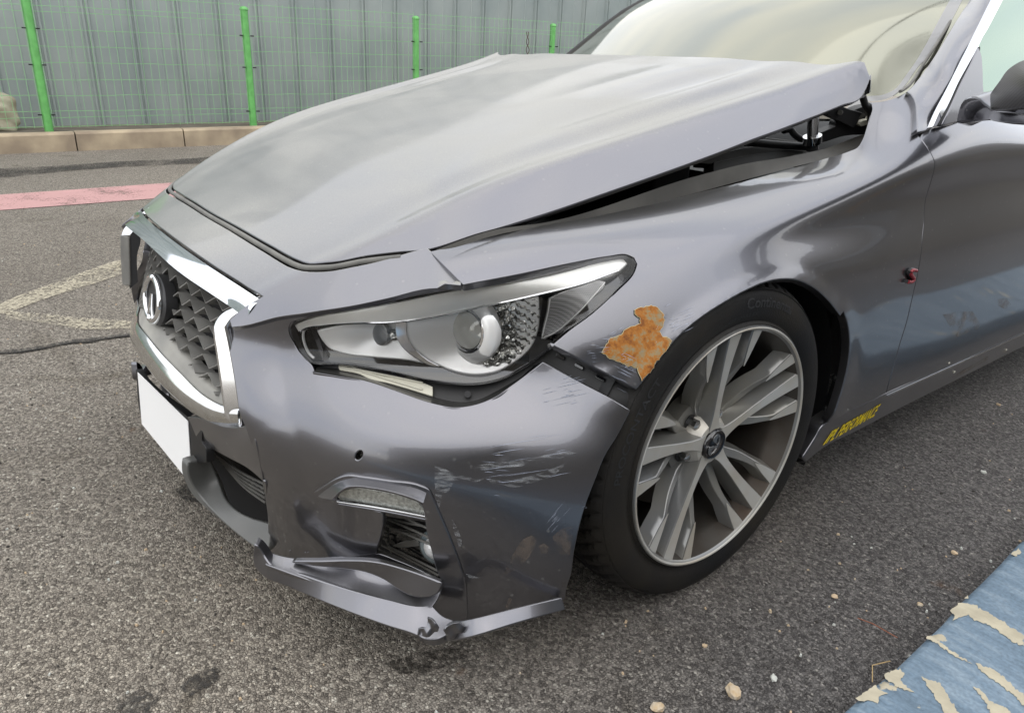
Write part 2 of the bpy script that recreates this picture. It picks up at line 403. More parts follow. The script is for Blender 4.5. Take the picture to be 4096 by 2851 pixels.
m_dgrey = simple('dusty_grey_plastic', (.15,.147,.138), .6, dirt=(.20,.195,.18), nscale=25)
m_dgrey2 = simple('grille_plastic', (.30,.295,.28), .55, dirt=(.20,.197,.187), nscale=12)
m_beige = simple('beige_plastic', (.62,.60,.50), .5)
m_silver = simple('lamp_silver', (.88,.88,.87), .32, .35)
m_steel = simple('steel', (.55,.55,.55), .25, 1)
m_darkmetal = simple('dark_metal', (.05,.05,.052), .45, .5)
m_white = simple('white_plate', (.98,.98,.98), .5)
m_wmach = simple('machined_alloy', (.60,.60,.575), .40, .4, dirt=(.52,.48,.41), nscale=9)
m_wgrey = simple('grey_alloy_paint', (.22,.225,.23), .30, .45, coat=.4, dirt=(.27,.26,.23), nscale=8)
m_tyre = simple('tyre_rubber', (.009,.009,.010), .60, spec=.3, dirt=(.022,.019,.015), nscale=7, bump=.3, bscale=300)
m_tyre2 = simple('tyre_lettering', (.020,.021,.023), .6)
m_red = simple('red_enamel', (.25,.02,.03), .3)
m_yellow = simple('yellow_sticker', (.90,.68,.01), .5)
m_wsglass = simple('tinted_windscreen', (.29,.29,.235), .06, .85, coat=.3)
m_swglass = simple('green_tinted_window', (.26,.38,.28), .06, .7, coat=.5)
m_lens = thin_glass('clear_lens')
m_frost = simple('frosted_band', (.20,.20,.20), .25, coat=1)

# ------------------------------------------------------------------ body surfaces (metres; +X car's left, +Y rearwards, origin under the front axle)
ys  = [-.95,-.80,-.66,-.56,-.475,-.36,-.20,0,.2,.37,.50,.585,.66,.75]
zc  = [.545,.635,.688,.728,.765,.812,.866,.925,.978,1.020,1.050,1.067,1.080,1.09]
xr  = [.36,.405,.455,.505,.535,.565,.600,.622,.638,.655,.675,.695,.71,.72]
zr  = [.48,.575,.660,.712,.753,.803,.855,.905,.952,.992,1.026,1.050,1.068,1.08]
xe  = [.42,.47,.520,.560,.608,.645,.675,.694,.708,.718,.723,.727,.73,.735]
ze  = [.43,.535,.640,.690,.722,.752,.795,.848,.898,.939,.968,.987,1.00,1.01]
xo  = [.48,.54,.60,.64,.69,.71,.735,.75,.76,.765,.77,.772,.774,.776]
zo  = [.36,.48,.607,.655,.680,.67,.71,.765,.82,.86,.89,.90,.91,.92]
G = []
for i, y in enumerate(ys):
    row = []
    f_ = min(1, max(0, (y+.55)/.6))
    g_ = min(1, max(0, (y+.15)/.55))
    for q in (0, .35, .60, .71, .79, .87, .94):
        z = zc[i]-(zc[i]-zr[i])*q**2.2
        e_ = 1-.85*min(1, max(0, (y-.33)/.2)); z -= ({.87: .012, .94: .007}.get(q, 0)*f_+{.71: .009, .79: -.002}.get(q, 0)*g_)*e_
        row.append((xr[i]*q, y, z))
    h_ = zr[i]-ze[i]; w_ = xe[i]-xr[i]
    row += [(xr[i], y, zr[i]+.001), (xr[i]+w_*.30, y, zr[i]-h_*.22), (xr[i]+w_*.65, y, zr[i]-h_*.60), (xe[i], y, ze[i]), (xo[i], y, zo[i])]
    G.append([(-a, b, c) for a, b, c in row[:0:-1]]+row)
HOOD = Grid(G, n=8)

# side of the body: columns run from the bonnet gap over the shoulder down to the sill
SY = [-.62,-.45,-.25,0,.3,.5,.68,.9,1.2,2.0,3.2]
SC = [
 [(.50,.69),(.56,.67),(.61,.65),(.66,.61),(.70,.57),(.74,.53),(.78,.44),(.79,.32),(.79,.18)],
 [(.60,.727),(.66,.716),(.71,.69),(.75,.655),(.79,.61),(.83,.55),(.86,.46),(.872,.34),(.87,.20)],
 [(.655,.757),(.72,.752),(.775,.733),(.82,.70),(.855,.655),(.89,.595),(.912,.51),(.914,.36),(.90,.20)],
 [(.685,.787),(.75,.784),(.81,.768),(.852,.745),(.878,.712),(.908,.660),(.916,.55),(.915,.36),(.90,.20)],
 [(.70,.825),(.77,.824),(.825,.810),(.862,.785),(.872,.745),(.902,.672),(.912,.56),(.912,.36),(.895,.20)],
 [(.715,.862),(.78,.862),(.835,.850),(.868,.820),(.872,.768),(.900,.670),(.908,.54),(.906,.34),(.89,.20)],
 [(.690,.972),(.755,.955),(.827,.911),(.875,.850),(.874,.783),(.899,.668),(.905,.51),(.901,.32),(.883,.20)],
 [(.690,1.030),(.752,1.005),(.824,.950),(.876,.872),(.877,.794),(.901,.674),(.906,.51),(.900,.31),(.880,.20)],
 [(.70,1.02),(.765,.985),(.833,.928),(.882,.872),(.880,.800),(.903,.680),(.908,.51),(.902,.31),(.880,.19)],
 [(.74,.965),(.79,.958),(.845,.938),(.888,.882),(.885,.815),(.905,.70),(.910,.52),(.903,.31),(.88,.19)],
 [(.74,.985),(.79,.978),(.845,.955),(.886,.902),(.885,.83),(.905,.71),(.910,.52),(.903,.31),(.88,.19)]]
SIDE = Grid([[(x, y, z) for x, z in r] for y, r in zip(SY, SC)], n=9, monov=False)

# front bumper and lamp: rows by height, columns from the middle of the nose round to the wheel arch
BZ = [.80,.75,.68,.62,.52,.42,.32,.20,.08,-.02]
BC = [
 [(.30,-.61),(.37,-.575),(.43,-.53),(.48,-.48),(.53,-.42),(.59,-.355),(.65,-.27),(.70,-.17),(.75,-.06),(.79,.05)],
 [(.30,-.67),(.38,-.63),(.45,-.585),(.52,-.53),(.58,-.475),(.64,-.41),(.70,-.315),(.75,-.22),(.80,-.10),(.83,0)],
 [(.30,-.735),(.38,-.70),(.46,-.65),(.545,-.59),(.625,-.53),(.69,-.468),(.755,-.365),(.805,-.25),(.845,-.12),(.87,0)],
 [(.30,-.775),(.385,-.745),(.465,-.70),(.56,-.63),(.64,-.555),(.71,-.465),(.775,-.365),(.825,-.26),(.865,-.15),(.89,0)],
 [(.30,-.80),(.39,-.768),(.48,-.72),(.58,-.648),(.67,-.562),(.75,-.462),(.815,-.372),(.890,-.300),(.916,-.22),(.926,-.05)],
 [(.30,-.815),(.40,-.78),(.50,-.735),(.60,-.672),(.70,-.587),(.785,-.487),(.85,-.400),(.908,-.325),(.928,-.24),(.934,-.08)],
 [(.30,-.805),(.40,-.775),(.50,-.738),(.61,-.68),(.71,-.60),(.80,-.50),(.862,-.422),(.911,-.35),(.929,-.26),(.934,-.10)],
 [(.30,-.775),(.40,-.75),(.50,-.718),(.61,-.665),(.71,-.59),(.795,-.505),(.855,-.438),(.901,-.375),(.920,-.29),(.926,-.15)],
 [(.30,-.76),(.40,-.738),(.50,-.708),(.61,-.655),(.705,-.582),(.785,-.505),(.84,-.44),(.875,-.38),(.89,-.30),(.895,-.2)],
 [(.30,-.755),(.40,-.732),(.50,-.702),(.61,-.65),(.70,-.578),(.775,-.503),(.828,-.44),(.86,-.38),(.875,-.30),(.88,-.2)]]
def toward(row, s_):
    o = []
    for i, (x, y) in enumerate(row):
        dx_, dy_ = x-.25, y-.05; l_ = math.hypot(dx_, dy_); k_ = s_*(1, 1, 1, 1, 1, .85, .5, .12, 0, 0)[i]; o.append((x-dx_/l_*k_, y-dy_/l_*k_))
    return o
r47 = [tuple((np.array(a_)+np.array(b_))/2) for a_, b_ in zip(BC[4], BC[5])]
BC[3] = toward(BC[3], .024); BC[4] = toward(BC[4], .036); BC[2] = toward(BC[2], .010)
BZ.insert(5, .47); BC.insert(5, toward(r47, .012)); BC[6] = toward(BC[6], -.004); BC[7] = toward(BC[7], -.002)
BUMP = Grid([[(x, y, z) for x, y in r] for z, r in zip(BZ, BC)], n=9)

# ================================================================== THE CAR
car = empty('car', (0, 0, 0))
meta(car, 'grey metallic sedan with sprung bonnet, rusty front wing and pulled-off bumper corner', 'car')

# ---- bonnet
e1 = T('H',(500,1150),(700,1262),(860,1345),(920,1361),(1050,1351),(1250,1315),(1460,1291),(1570,1284)) + T('H',(1900,1185),(2200,1098)) + T('J',(0,960),(280,855),(560,745),(960,600),(1300,470),(1620,342),(1850,248)) + T('E',(1440,478),(1468,410))
P_, _ = HOOD.px(e1); near = [(p[0], p[1]) for p in P_]
seam3 = P_[:8]
front = [(0.0, near[0][1]-.004)]+near
rear = [(.7275,.592), (.719,.600), (.700,.590), (.66, .562), (.55, .545), (.40, .525), (.2, .508)]
half = front+rear
full = half+[(0, .502)]+[(-x, y) for x, y in half[::-1][:-1]]
yy_ = np.linspace(-.585, .545, 76); xr_ = spline(ys, np.array(xr)[:,None], yy_)[:,0]
clines = [[(s*x_*k_+s*d_, y_) for x_, y_ in zip(xr_, yy_)] for s in (1, -1) for k_, d_ in ((1, -.004), (1, .004), (.94, 0), (.87, 0), (.79, 0), (.71, 0))]
panel_xy('bonnet', HOOD, full, m_hood, car, grid=.013, skirt=.010, lip=.003, step=.011, ang=50, lines=clines)
# rubber strip in the seam between bonnet and nose
sx = [(0.0, near[0][1]-.014)]+[(x*1.0+.004, y-.010) for x, y in near[:7]]
sx = smooth([(-x, y) for x, y in sx[:0:-1]]+sx, .012, 60, closed=False)
sp_, sn_ = HOOD.xy(sx); tube('bonnet_seal', sp_-sn_*.0035, .0052, m_rub, car, n=10)

# ---- nose strip between bonnet and grille
ch_up = T('A',(320,270),(440,358),(560,440),(690,522),(805,595))
cu, _ = HOOD.px(ch_up); cup = [(p[0], p[1]) for p in cu]
gapln = T('H',(1597,1293),(1780,1496))
crease = T('B',(1134,217),(900,237),(680,292),(460,338),(200,378),(0,408))+T('A',(700,738),(650,744))
corner = T('A',(640,742),(618,738))
g3, _ = HOOD.px(gapln); c3, _ = HOOD.px(crease); k3, _ = HOOD.px(T('A',(690,668),(640,712)))
ob = [(0.0, near[0][1]-.024)]+[(x+.008, y-.020) for x, y in near[:6]]+[(g3[0][0]-.004, g3[0][1])]+[(p[0], p[1]) for p in g3[1:]]+[(p[0], p[1]) for p in c3]+[(p[0], p[1]) for p in k3[::-1]]
lo_ = [q for q in cup[::-1] if q[0] > .04]
ob = ob+lo_
ob = ob+[(0, ob[-1][1]-.004)]
nose_full = ob+[(-x, y) for x, y in ob[::-1] if x > 0.001]
panel_xy('nose_panel', HOOD, nose_full, m_hood, car, grid=.012, skirt=.008, lip=.002, step=.012, ang=40)

# ---- front bumper, left half (its twin is mirrored to the far side)
lamp_top = T('B',(1135,222),(900,266),(700,306),(500,345),(300,388),(200,410),(110,440))
lamp_frt = T('B',(84,478),(96,540),(125,605),(165,660),(214,702))
blip = T('B',(250,712),(400,728),(560,768),(760,835),(960,892),(1060,921),(1150,930),(1250,914),(1350,866),(1500,781),(1640,686))
lipin = T('B',(235,745),(380,770),(540,800),(760,872),(900,922),(1000,950),(1100,966),(1200,956),(1320,916),(1460,826),(1640,692))
tail = T('B',(1900,830),(2040,905),(2168,985))+T('D',(290,820),(240,900),(195,1010),(150,1130),(120,1240),(100,1340),(88,1430))+T('C',(2085,1000),(2075,1068))
bot = T('C',(1760,1133),(1484,1194))
trim_o = T('C',(1478,1120),(1474,1040),(1466,960),(1432,850),(1384,720),(1342,620),(1300,520),(1272,455),(1240,398),(1188,374),(1000,344),(850,322),(740,313),(690,328),(600,382),(545,416))
trim_u = T('C',(562,442),(680,478),(820,512),(958,548))
fog_l = T('C',(952,640),(935,710),(914,786))
fbot = T('C',(800,803),(600,814),(450,820),(330,800),(225,762))
ridge_l = T('C',(262,735),(266,650),(262,540),(240,400),(212,240),(180,80))
ridge_u = T('A',(738,1300),(722,1150),(704,1000),(690,880),(668,780))
main = T('A',(640,744),(700,738))+crease[::-1][1:]+lamp_top[:1]+lamp_top[1:]+lamp_frt+blip+tail+bot+trim_o+trim_u+fog_l+fbot+ridge_l+ridge_u
main = T('A',(650,746))+crease[::-1][1:]+lamp_top+lamp_frt+lipin+tail+bot+trim_o+trim_u+fog_l+fbot+ridge_l[:-1]+T('A',(738,1300),(716,1237),(688,1170),(675,1080),(660,980),(642,880),(626,800),(613,752))
sens = [tuple(p) for p in np.array(T('C',(818,185)))+np.array([[19*math.cos(a)*1.0-6*math.sin(a), 24*math.sin(a)] for a in np.linspace(0, 2*math.pi, 14, endpoint=False)])]
def seg_d(q, A_, B_):
    A_ = np.array(A_); B_ = np.array(B_); d = B_-A_; t = np.clip(((q-A_)@d)/(d@d), 0, 1); return np.linalg.norm(q-(A_+t[:,None]*d), axis=1)
def bdisp(q):
    """relief of the fascia: hollow round the lamp corner, shoulder over the trim, dents on the wing"""
    z = np.zeros(len(q))
    def blob(c, r, h, asp=1, rot=0):
        c = np.array(c); d = q-c; a = math.cos(rot)*d[:,0]+math.sin(rot)*d[:,1]; b = -math.sin(rot)*d[:,0]+math.cos(rot)*d[:,1]
        return h*np.exp(-(a/r)**2-(b/(r*asp))**2)
    z += blob(T('C',(380,120))[0], 170, -.010, 2.0, R(-8))
    z += blob(T('C',(700,560))[0], 200, -.006, .6, R(10))
    z += blob(T('C',(1690,190))[0], 22, -.0018, .8)
    z += blob(T('C',(1600,260))[0], 120, -.0022, .35, R(-6))
    z += blob(T('C',(450,800))[0], 60, -.004, .3, 0)
    dm = np.full(len(q), 1e9); a = ridge_l+ridge_u
    for i in range(len(a)-1): dm = np.minimum(dm, seg_d(q, a[i], a[i+1]))
    return z*np.clip(dm/150, 0, 1)**1.2
panel('bumper_cover', BUMP, main, m_bumper, car, grid=19, skirt=.014, lip=.0022, holes=[sens], mirror=True, disp=bdisp)
s3, sn = BUMP.px(T('C',(818,185)), -.010)
# upper roll of the bumper under the lamp
lipin_ = T('B',(232,740),(500,790),(760,880),(960,940),(1060,968),(1160,966),(1300,922),(1480,810))
# ---- centre of the bumper between number plate and ridge
rp, _ = BUMP.px(ridge_u[:1]+ridge_l[::-1], -.001)
rc = [(a[0], a[1], p) for a, p in zip(ridge_u[:1]+ridge_l[::-1], rp)]
cc = rc+[T('A',(690,1238))[0]+('y',-.765), T('A',(560,1222))[0]+('y',-.790), T('A',(490,1195))[0]+('y',-.800), T('A',(430,1190))[0]+('y',-.812), T('A',(520,1330))[0]+('y',-.795), T('A',(650,1400))[0]+('y',-.775),T('A',(800,1510))[0]+('y',-.752)]
CEN = Px(cc)
val = T('A',(432,1192),(490,1197),(560,1224),(625,1243),(690,1242),(716,1236),(738,1300))+ridge_l[::-1][:4]+T('A',(812,1512),(720,1435),(640,1392),(560,1350),(512,1330))
panel('bumper_centre', CEN, val, m_bumper, car, grid=18, skirt=.012, lip=.002, mirror=True)
# right-of-chrome filler between frame and ridge
fr = T('A',(610,748),(622,800),(638,880),(656,980),(672,1080),(684,1170),(690,1240),(716,1236),(716,1150),(704,1000),(690,880),(668,780),(655,748))
frP = [ (q[0], q[1], p) for q, p in zip(T('A',(655,748),(690,880),(700,1000),(712,1150)), BUMP.px(T('A',(655,748),(690,880),(700,1000),(712,1150)))[0]) ]
FIL = Px(frP+[T('A',(612,748))[0]+('y',-.742), T('A',(656,980))[0]+('y',-.748), T('A',(690,1240))[0]+('y',-.760)])
# ---- fog lamp trim blade
trim = trim_o[::-1]+T('C',(1482,1190),(1420,1200),(1350,1180),(1262,1112),(1300,1060),(1326,1010),(1328,960),(1296,880),(1276,800),(1255,720),(1238,640),(1227,560),(1215,505),(1186,466),(1100,432),(900,386),(800,376),(745,384),(700,412),(662,462),(600,450),(562,441))
tr_c = [(q[0], q[1], p) for q, p in zip(trim_o[::2], BUMP.px(trim_o[::2], .003)[0])]
panel('fog_trim', BUMP, trim, m_paint, car, grid=13, skirt=.022, lip=.003, off=.004, gap=2, mirror=True)
# ---- splitter lip
spc = [T('C',(195,890))[0]+('z',.135), T('C',(185,735))[0]+('z',.185), T('C',(400,985))[0]+('z',.127), T('C',(700,1110))[0]+('z',.119), T('C',(1000,1217))[0]+('z',.115), T('C',(1180,1272))[0]+('z',.114),
       T('C',(270,850))[0]+('z',.146), T('C',(500,935))[0]+('z',.138), T('C',(800,1030))[0]+('z',.130), T('C',(1000,1080))[0]+('z',.128), T('C',(1180,1115))[0]+('z',.130),
       T('C',(235,785))[0]+('z',.164), T('C',(320,812))[0]+('z',.166), T('C',(450,832))[0]+('z',.166), T('C',(600,826))[0]+('z',.168), T('C',(750,818))[0]+('z',.176), T('C',(915,792))[0]+('z',.190),
       T('C',(900,850))[0]+('z',.184), T('C',(1100,885))[0]+('z',.179), T('C',(1320,968))[0]+('z',.168), T('C',(1300,1030))[0]+('z',.158), T('C',(1210,1050))[0]+('z',.150), T('C',(1050,985))[0]+('z',.155), T('C',(880,905))[0]+('z',.166), T('C',(650,890))[0]+('z',.152),
       T('C',(1260,1110))[0]+('z',.142), T('C',(1300,1280))[0]+('z',.118), T('C',(1350,1200))[0]+('z',.14)]
SPL = Px(spc)
lo_e = ((195,890),(400,985),(700,1110),(1000,1217),(1180,1272)); lo_z = (.135,.127,.119,.115,.114)
in_e = ((262,846),(480,925),(780,1020),(1000,1076),(1180,1112)); in_z = (.160,.151,.144,.140,.139)
LIPF = Px([T('C',a)[0]+('z',z) for a, z in zip(lo_e, lo_z)]+[T('C',a)[0]+('z',z) for a, z in zip(in_e, in_z)]+[T('C',(186,738))[0]+('z',.19), T('C',(225,780))[0]+('z',.172), T('C',(1300,1180))[0]+('z',.124), T('C',(1320,1290))[0]+('z',.114)])
panel('splitter_lip', LIPF, T('C',(184,738),(212,765),(232,800),(262,846),(480,925),(780,1020),(1000,1076),(1180,1112),(1262,1108),(1330,1172),(1400,1200),(1380,1250),(1300,1300),(1225,1298),(1180,1276),(1000,1219),(700,1112),(400,987),(215,900),(186,862)), m_paint, car, grid=15, skirt=.016, lip=.003, mirror=True, gap=0)
top_e = ((222,765),(330,806),(450,826),(600,820),(800,809),(915,792)); top_z = (.168,.164,.164,.166,.180,.195)
WAL = Px([T('C',a)[0]+('z',z-.001) for a, z in zip(in_e, in_z)]+[T('C',a)[0]+('z',z) for a, z in zip(top_e, top_z)]+[T('C',(460,868))[0]+('z',.158), T('C',(700,905))[0]+('z',.154), T('C',(900,950))[0]+('z',.150), T('C',(1060,1010))[0]+('z',.146), T('C',(1240,1070))[0]+('z',.143), T('C',(1325,970))[0]+('z',.165), T('C',(1300,1050))[0]+('z',.145), T('C',(1100,900))[0]+('z',.172), T('C',(260,800))[0]+('z',.155)])
panel('splitter_hollow', WAL, T('C',(215,758),(330,800),(450,820),(600,814),(800,803),(915,788),(1050,832),(1200,896),(1326,966),(1320,1010),(1300,1055),(1262,1112),(1180,1118),(1000,1082),(780,1026),(480,931),(258,850),(228,800)), m_paint, car, grid=15, skirt=.01, lip=.002, mirror=True)
SHF = Px([T('C',(330,812))[0]+('z',.172), T('C',(600,838))[0]+('z',.182), T('C',(900,838))[0]+('z',.203), T('C',(1100,885))[0]+('z',.201), T('C',(1322,968))[0]+('z',.196), T('C',(1290,1030))[0]+('z',.175), T('C',(1200,1044))[0]+('z',.165), T('C',(1080,1000))[0]+('z',.165), T('C',(940,920))[0]+('z',.174), T('C',(700,868))[0]+('z',.174), T('C',(480,848))[0]+('z',.168)])
panel('splitter_shelf', SHF, T('C',(420,836),(600,836),(760,832),(900,838),(1100,885),(1230,930),(1322,968),(1306,1010),(1270,1036),(1200,1044),(1130,1028),(1060,990),(980,938),(880,896),(700,866),(540,852)), m_paint, car, grid=14, skirt=.006, lip=.003, off=.002, mirror=True)
SPR = Px([T('C',(1350,1255))[0]+('z',.118), T('C',(1480,1195))[0]+('x',.845), T('C',(1500,1262))[0]+('x',.862), T('C',(2060,1063))[0]+('x',.897), T('C',(2078,1120))[0]+('x',.905), T('C',(1760,1130))[0]+('x',.876)])
panel('splitter_end', SPR, T('C',(1395,1203),(1440,1202),(1484,1195),(1760,1130),(2058,1062),(2066,1085),(2078,1122),(1760,1210),(1530,1280),(1420,1306),(1350,1312),(1330,1290),(1345,1240)), m_bumper, car, grid=14, skirt=.012, lip=.0025, mirror=True)
# crumpled plastic at the splitter corner
CRM = Px([T('C',(1240,1180))[0]+('z',.150), T('C',(1180,1290))[0]+('z',.122), T('C',(1310,1240))[0]+('z',.145), T('C',(1490,1265))[0]+('z',.130), T('C',(1400,1210))[0]+('z',.150), T('C',(1360,1310))[0]+('z',.112), T('C',(1340,1275))[0]+('z',.118)])
panel('torn_flap', CRM, T('C',(1240,1182),(1285,1200),(1310,1240),(1300,1268),(1250,1290),(1182,1290),(1186,1250),(1232,1240)), m_paint, car, grid=9, skirt=.002, lip=.001, off=.010, disp=lambda q: .004*np.sin(q[:,0]/9)*np.cos(q[:,1]/13))
panel('torn_flap', CRM, T('C',(1345,1250),(1400,1208),(1450,1225),(1495,1262),(1440,1290),(1400,1312),(1360,1312)), m_paint, car, grid=9, skirt=.002, lip=.001, off=.012, disp=lambda q: .004*np.sin(q[:,0]/11+1)*np.cos(q[:,1]/9))
# ---- fog lamp recess
FOG = Px([T('C',(955,555))[0]+('y',-.565), T('C',(915,790))[0]+('y',-.560), T('C',(1230,580))[0]+('x',.74), T('C',(1325,968))[0]+('x',.745)], lin=True)
fogop = T('C',(950,548),(1090,565),(1240,592),(1268,740),(1300,880),(1336,975),(1120,880),(905,795),(935,700))
panel('recess_back', FOG, fogop, m_void, car, grid=60, skirt=0, off=-.03, mirror=True)
def line_px(surf, pts, off, step=8): return surf.px(smooth(pts, step, 30, closed=False), off)[0]
for k, ln in enumerate([((975,565),(1260,690)),((960,600),(1270,735)),((1090,562),(1262,640)),((955,730),(1310,920)),((945,760),(1320,950)),((1000,740),(1330,905)),((980,690),(1020,780)),((965,640),(1000,652)),((962,665),(996,676)),((960,690),(994,700)),((1000,575),(1255,625))]):
    tube('fog_grille_bar', line_px(FOG, T('C', *ln), -.006 if k < 6 else -.012), .0022, m_dgrey, car, n=6)
HS = Px([T('C',(1000,640))[0]+('y',-.555), T('C',(1290,700))[0]+('x',.735), T('C',(1000,740))[0]+('y',-.55), T('C',(1310,860))[0]+('x',.74)], lin=True)
panel('fog_housing', HS, T('C',(1005,640),(1020,632),(1260,690),(1290,710),(1310,870),(1200,815),(1010,745)), m_gloss, car, grid=20, skirt=.01, off=-.012)
tube('fog_housing_rim', line_px(HS, T('C',(1012,636),(1130,662),(1262,692)), -.006), .0028, m_dgrey, car)
HS2 = Px([T('C',(1010,745))[0]+('z',.245),T('C',(1180,700))[0]+('z',.252),T('C',(1190,735))[0]+('z',.246),T('C',(1130,790))[0]+('z',.240)], lin=True)
panel('fog_housing_floor', HS, T('C',(1025,742),(1090,716),(1172,705),(1186,735),(1100,745)), m_dgrey2, car, grid=20, skirt=.002, off=-.009)
m_fogl = simple('fog_lamp_glass', (.22,.27,.29), .12, .2, coat=1)
fl, _ = HS.px(T('C',(1240,738)), -.004); fn_ = CAM-fl[0]; fn_ /= np.linalg.norm(fn_)
def disc(name, c, n, r, mat, parent=None, dome=.0, seg=32, ring=None, asp=1, depth=None):
    n = Vector(n).normalized(); a = n.orthogonal().normalized(); b = n.cross(a); c = Vector(c); V = []; F = []
    K = 8
    r0 = ring or 0
    for i in range(K+1):
        u = i/K; rr = r0+(r-r0)*u; h = dome*(1-u*u)
        for k in range(seg):
            t = 2*math.pi*k/seg; V.append(c+a*(rr*math.cos(t))*asp+b*(rr*math.sin(t))+n*h)
    for i in range(K):
        for k in range(seg): l = (k+1) % seg; F.append((i*seg+k, (i+1)*seg+k, (i+1)*seg+l, i*seg+l))
    if depth:
        s0 = len(V)
        for k in range(seg):
            V.append(Vector(V[K*seg+k])-n*depth)
        for k in range(seg): l = (k+1) % seg; F.append((K*seg+k, s0+k, s0+l, K*seg+l))
    return mesh(name, V, F, mat, parent, ang=60)
disc('fog_lens', fl[0]+np.array([.014,.010,0]), (-.35+.9, -.9, .15), .034, m_fogl, car, dome=.012, depth=.02)
disc('fog_bulb_cover', fl[0]+np.array([.018,.002,.004]), (-.35+.9, -.9, .15), .020, m_silver, car, dome=.010)

# ---- indicator in the trim
m_led = simple('ribbed_lamp_glass', (.62,.64,.60), .12, .5, coat=1, noise=.45, nscale=160, bump=.6, bscale=240)
led = T('C',(692,440),(705,418),(745,398),(800,388),(900,398),(1000,418),(1100,441),(1170,468),(1205,500),(1224,546),(1100,520),(960,494),(800,466),(705,452))
panel('indicator_lens', BUMP, led, m_led, car, grid=12, skirt=.01, lip=.0015, off=-.004, mirror=True)
panel('indicator_bezel', BUMP, T('C',(664,455),(705,412),(745,386),(800,377),(900,387),(1100,433),(1186,467),(1216,505),(1232,590),(960,548),(820,512),(690,480)), m_gloss, car, grid=14, skirt=.01, off=-.010)
for a, b, r_, mt in (((690,464),(1226,556),.0020,m_chrome),((700,478),(1230,574),.0022,m_paint)):
    tube('trim_blade', line_px(BUMP, T('C', a, ((a[0]+b[0])/2, (a[1]+b[1])/2-4), b), .001), r_, mt, car)

# ---- lower grille and lower lip on the left of the picture
LOW = Px([T('C',(262,740))[0]+('y',-.735), T('C',(250,470))[0]+('y',-.735), T('C',(190,700))[0]+('y',-.765), T('A',(560,1500))[0]+('y',-.79), T('A',(450,1440))[0]+('y',-.82), T('A',(500,1598))[0]+('y',-.81), T('C',(60,640))[0]+('y',-.80)])
m_lip = simple('dark_satin_plastic', (.115,.118,.115), .38, dirt=(.15,.15,.145), nscale=8)
LIPB = Px([T('C',(255,600))[0]+('y',-.735), T('C',(265,715))[0]+('y',-.742), T('C',(180,690))[0]+('y',-.758), T('C',(60,610))[0]+('y',-.780), T('C',(0,560))[0]+('y',-.788), T('A',(470,1430))[0]+('y',-.812), T('A',(540,1500))[0]+('y',-.785), T('C',(80,520))[0]+('y',-.765), T('A',(500,1598))[0]+('y',-.812)])
panel('lower_lip', LIPB, T('A',(520,1365),(545,1425),(575,1510),(612,1600))+T('C',(80,540),(160,580),(262,612),(266,660),(262,735),(230,760),(185,735),(90,665),(0,585))+T('A',(520,1598),(470,1530),(442,1465),(440,1418),(470,1412),(518,1412)), m_lip, car, grid=18, skirt=.015, lip=.004)
LGR = Px([T('A',(520,1340))[0]+('y',-.76), T('A',(800,1515))[0]+('y',-.70), T('C',(255,600))[0]+('y',-.70), T('A',(560,1470))[0]+('y',-.75)], lin=True)
panel('lower_grille_back', LGR, T('A',(505,1325),(640,1385),(740,1440),(820,1505))+T('C',(262,470),(268,620),(80,545),(0,480))+T('A',(560,1480)), m_void, car, grid=40, skirt=0, off=-.02)
for k in range(5):
    u = k/4; a = (560+60*u, 1360+75*u); b = (810+4*u, 1520+90*u)
    tube('lower_grille_bar', line_px(LGR, T('A', a, ((a[0]+b[0])/2-8, (a[1]+b[1])/2+10), b), 0), .003, m_dgrey, car, n=6)
for k in range(9):
    u = k/8; a = (590+215*u, 1385+150*u); b = (620+215*u, 1430+150*u)
    tube('lower_grille_rib', line_px(LGR, T('A', a, b), -.004), .002, m_dgrey, car, n=6)

# ---- number plate and its holder
PL = Px([(550,1490,'x',-.168),(750,1685,'x',.168),(767,1940,'x',.168),(567,1695,'x',-.168)], lin=True)
panel('plate_holder', PL, T('A',(175,960),(190,985),(432,1196),(500,1260),(503,1320),(512,1332),(522,1410),(470,1412),(455,1440),(460,1475),(448,1475),(420,1440),(210,1210)), m_black, car, grid=60, skirt=.014, off=.012)
panel('number_plate', PL, [(550,1490),(750,1685),(767,1940),(567,1695)], m_white, car, grid=60, skirt=.001, lip=.0005, ang=10, off=.0165)

# ---- chrome grille surround
yb = lambda x: -.835+.5*x*x
def sym(h): return [(-x, y, z) for x, y, z in h[:0:-1]]+h
o_l = sym([(0,-.842,.384),(.108,-.836,.374),(.2,-.820,.361),(.274,-.802,.353),(.349,-.777,.360),(.384,-.762,.369)])
m_l = sym([(0,-.846,.405),(.108,-.840,.395),(.2,-.825,.381),(.277,-.806,.372),(.352,-.781,.377),(.390,-.763,.386)])
i_l = sym([(0,-.828,.440),(.11,-.822,.430),(.2,-.806,.412),(.280,-.790,.398),(.352,-.768,.398),(.384,-.757,.402)])
j_l = sym([(0,-.815,.436),(.11,-.810,.426),(.2,-.795,.408),(.28,-.78,.394),(.35,-.758,.394),(.382,-.75,.398)])
loft('chrome_surround_bottom', [o_l, m_l, i_l, j_l], m_chrome_dusty, car)
